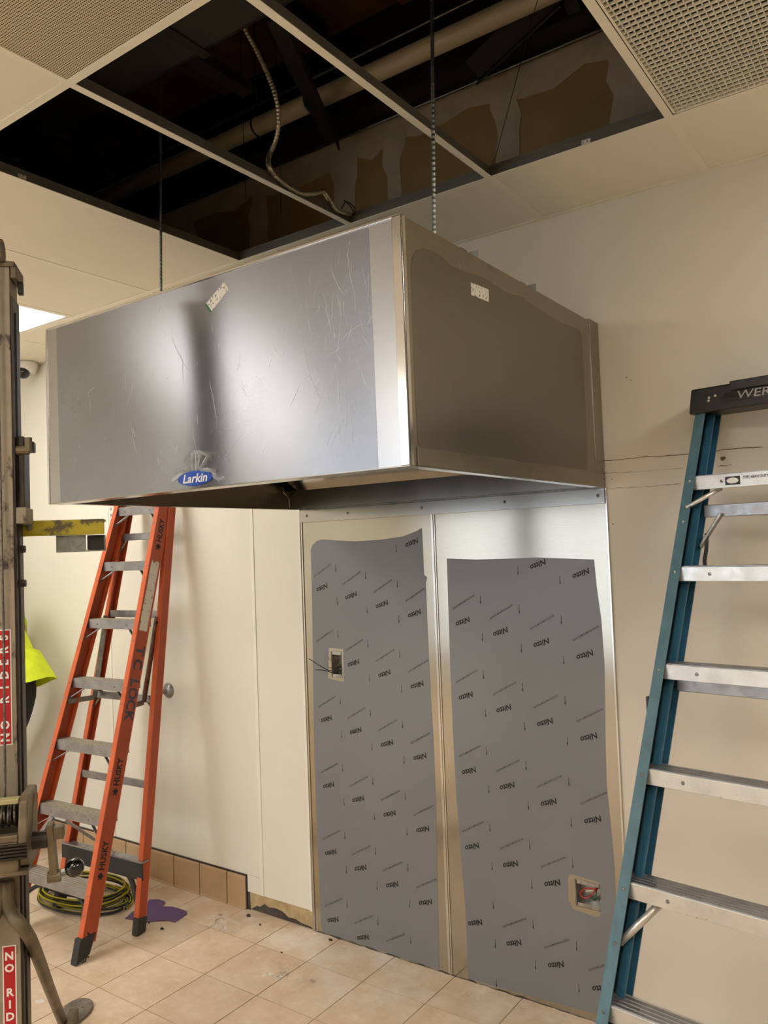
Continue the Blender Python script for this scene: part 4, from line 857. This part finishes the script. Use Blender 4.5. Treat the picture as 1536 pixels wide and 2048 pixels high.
for s, b0 in ((-1, 7), (1, 11)):
    hx, hy, hz = body[b0][0]
    for k in range(4):
        n0 = len(body); off = (k-1.5)*.021
        body += [((hx-.045, hy+off, hz-.03), .0095), ((hx-.07, hy+off, hz-.065-.006*(k in (1, 2))), .008)]; ed += [(b0, n0), (n0, n0+1)]
    n0 = len(body); body += [((hx-.02, hy-s*.05, hz-.02), .011), ((hx-.05, hy-s*.055, hz-.045), .0085)]; ed += [(b0, n0), (n0, n0+1)]
bo = skin_mesh('body', body, ed, M['skin'])
hc = V((-.465, 0, 1.625))
MB().ball(hc+V((.025, 0, .03)), .105, 20, (1.02, .82, .98)).build('hair', M['hair'], pn_, True, smooth=True)
for s in (-1, 1):
    MB().ball(hc+V((-.094, s*.033, .0)), .011, 10).build('eye', M['white_print'], pn_, True, smooth=True)
    MB().ball(hc+V((.0, s*.082, -.01)), .026, 10, (.7, .35, 1.1)).build('ear', M['skin'], pn_, True, smooth=True)
    fx = -.30 if s < 0 else -.33
    MB().ball((fx-.05, s*.105, .055), .062, 14, (1.9, .75, .85)).tube([(fx, s*.105, .06), (fx, s*.105, .17)], .058, 12).build('boot', M['boot'], pn_, True, smooth=True)
MB().ball(hc+V((-.108, 0, -.02)), .016, 10, (1, .8, 1.4)).build('nose', M['skin'], pn_, True, smooth=True)
MB().ball(hc+V((-.098, 0, -.06)), .02, 10, (.35, 1, .3)).build('mouth', mat('lips', (150, 84, 76), .5), pn_, True, smooth=True)

# ================================================================== SMALL THINGS
# coiled extension cord under the orange ladder
cc = V((-3.80, -.37, 0)); pts = {0: [], 1: []}
for q in range(9):
    ph = jit(.6); rx = .27+jit(.04); ry = .15+jit(.03); z0 = .008+.0085*q
    for k in range(48):
        t = 2*math.pi*k/48+q*.1; p = cc+V((math.cos(t)*rx*math.cos(.15)-math.sin(t)*ry*math.sin(.15)+jit(.003), math.sin(t)*ry+math.cos(t)*rx*.12, z0+.0085*k/48+.004*math.sin(3*t+ph)))
        pts[0].append(p)
ec = thing('extension_cord', cc, 'coiled black and yellow extension cord lying under the orange ladder', 'cord')
n = len(pts[0]); seg = 16
by, bk = MB(), MB()
for k in range(0, n-1):
    pass
full = pts[0]
MB().tube(full, .0062, 7).build('cord_sheath', M['cordb'], ec, smooth=True)
for off, nm in ((1.0, 'yellow_stripe'), (-1.0, 'yellow_stripe')):
    m = []
    for k in range(n):
        d = (full[min(k+1, n-1)]-full[max(k-1, 0)]).normalized(); sd = d.cross(V((0, 0, 1))).normalized(); a = k*.07*off
        m.append(full[k]+(sd*math.cos(a)+V((0, 0, 1))*(abs(math.sin(a))+.2))*.0036)
    MB().tube(m, .0046, 6).build(nm, M['cordy'], ec, smooth=True)
# purple sheet scrap
pu = [(-3.428, -.397), (-3.46, -.33), (-3.455, -.27), (-3.497, -.195), (-3.46, -.170), (-3.41, -.168), (-3.385, -.185), (-3.375, -.215), (-3.32, -.19), (-3.27, -.185), (-3.22, -.185), (-3.195, -.205), (-3.185, -.25), (-3.178, -.295), (-3.22, -.30), (-3.255, -.325), (-3.31, -.37), (-3.37, -.385)]
o = tag(MB().slab([(x, y, .0035+.0015*math.sin(14*x+9*y)) for x, y in pu], (0, 0, 1), .0012).build('plastic_sheet', M['purple']), 'torn scrap of purple plastic sheet on the floor by the ladder foot', 'plastic scrap')
def scrap(lab, cx, cy, rx, ry, n, m):
    mm = MB()
    for q in range(n):
        a = random.uniform(0, math.pi); L = random.uniform(.4, 1)*rx; x = cx+jit(rx*.6); y = cy+jit(ry*.6)
        p_ = spline([(x-math.cos(a)*L*.5, y-math.sin(a)*ry*.5, .002), (x-math.cos(a)*L*.2, y, .006+abs(jit(.012))), (x+math.cos(a)*L*.2, y+jit(.01), .006+abs(jit(.012))), (x+math.cos(a)*L*.5, y+math.sin(a)*ry*.5, .002)], 4)
        mm.ribbon(p_, [random.uniform(.006, .022) for _ in p_], (jit(.5), jit(.5), 1))
    return tag(mm.build('plastic_scrap', m, smooth=True), lab, 'plastic scrap')
scrap('crumpled clear plastic strips on the floor near the base tile end', -2.96, -.19, .17, .09, 9, M['clear'])
scrap('small crumpled clear plastic on the floor before the left sheet', -2.42, -.385, .07, .05, 6, M['clear'])
scrap('faint clear plastic shred in front of the left sheet, nearest the viewer', -2.27, -.36, .05, .03, 3, M['clear'])
c = hit(80, 2002, 2, .001); tag(MB().slab([c+V((-.022, -.008, 0)), c+V((.004, -.018, 0)), c+V((.022, .006, 0)), c+V((-.004, .016, 0))], (0, 0, 1), .0008).build('paper_scrap', M['whitepl']), 'small white paper scrap on the floor beside the lift strut', 'paper')
for lab, x, y, r, m in (('dark chip of debris below the purple scrap', 298, 1846, .006, M['print']), ('grey pebble of debris near the orange ladder\'s rear foot', 324, 1858, .010, M['mast_dk']), ('black fleck of debris at the end of the base tiles', 497, 1832, .012, M['tar']), ('brown fleck on the floor right of the clear strips', 520, 1849, .006, M['tar']), ('small dark chip in front of the narrow bare board', 563, 1905, .006, M['tar']), ('white crumb of debris beside the purple scrap', 363, 1845, .006, M['whitepl']), ('black lump of debris at the left sheet\'s floor corner', 661, 1880, .009, M['tar'])):
    c = hit(x, y, 2, .002); mm = MB().ball((c.x, c.y, r*.45), r, 7, (1.2, .8, .5)); mm.v = [(a+jit(r*.2), b+jit(r*.2), max(.0005, z_+jit(r*.1))) for a, b, z_ in mm.v]
    tag(mm.build('debris_chip', m), lab, 'debris')
# dome security camera
dcx = V((-4.74, -.085, HC)); sc_ = thing('security_camera', dcx, 'white dome security camera on the ceiling beside the lift mast', 'camera')
m = MB(); m.tube([dcx+V((0, 0, -.001)), dcx+V((0, 0, -.018)), dcx+V((0, 0, -.05)), dcx+V((0, 0, -.075))], [.068, .070, .062, .045], 24).build('housing', M['whitepl'], sc_, smooth=True)
MB().ball(dcx+V((.012, -.03, -.072)), .042, 18, (1, 1, .95)).build('dome', M['blackgloss'], sc_, smooth=True)
# outlet strip high on the wall
os_ = thing('outlet_strip', (-4.025, -.01, 1.98), 'white wall outlet strip above the orange ladder', 'outlet')
MB().box(-4.000, -3.955, -.03, -.0055, 1.965, 2.085).build('housing', M['whitepl'], os_, bevel=.003)
for z in (1.985, 2.02, 2.055): MB().box(-3.985, -3.970, -.0308, -.0298, z, z+.016).build('socket', mat('outlet_socket_grey', (150, 146, 138), .5), os_)
# pipe stub with escutcheon
ps = thing('pipe_stub', (-3.535, -.005, 1.045), 'short steel pipe stub with round escutcheon on the wall behind the ladder', 'pipe')
c = V((-3.535, -.0052, 1.045)); MB().tube([c, c+V((0, -.006, 0)), c+V((0, -.016, 0)), c+V((0, -.024, 0))], [.040, .040, .030, .016], 24).build('escutcheon', M['alu'], ps, smooth=True)
MB().tube([c+V((0, -.004, 0)), c+V((0, -.055, 0))], .013, 14).build('stub', M['galv'], ps, smooth=True)
# barcode stickers on the grid webs
MB().slab([hit(x, y, 1, R1-.0034) for x, y in ((1163, 281), (1181, 276), (1181, 287), (1163, 292))], (0, -1, 0), .0004).build('grid_sticker', M['label'], ce)
MB().slab([hit(x, y, 0, T(0)+.0034) for x, y in ((36, 346), (53, 353), (53, 361), (36, 354))], (1, 0, 0), .0004).build('grid_sticker', M['label'], ce)
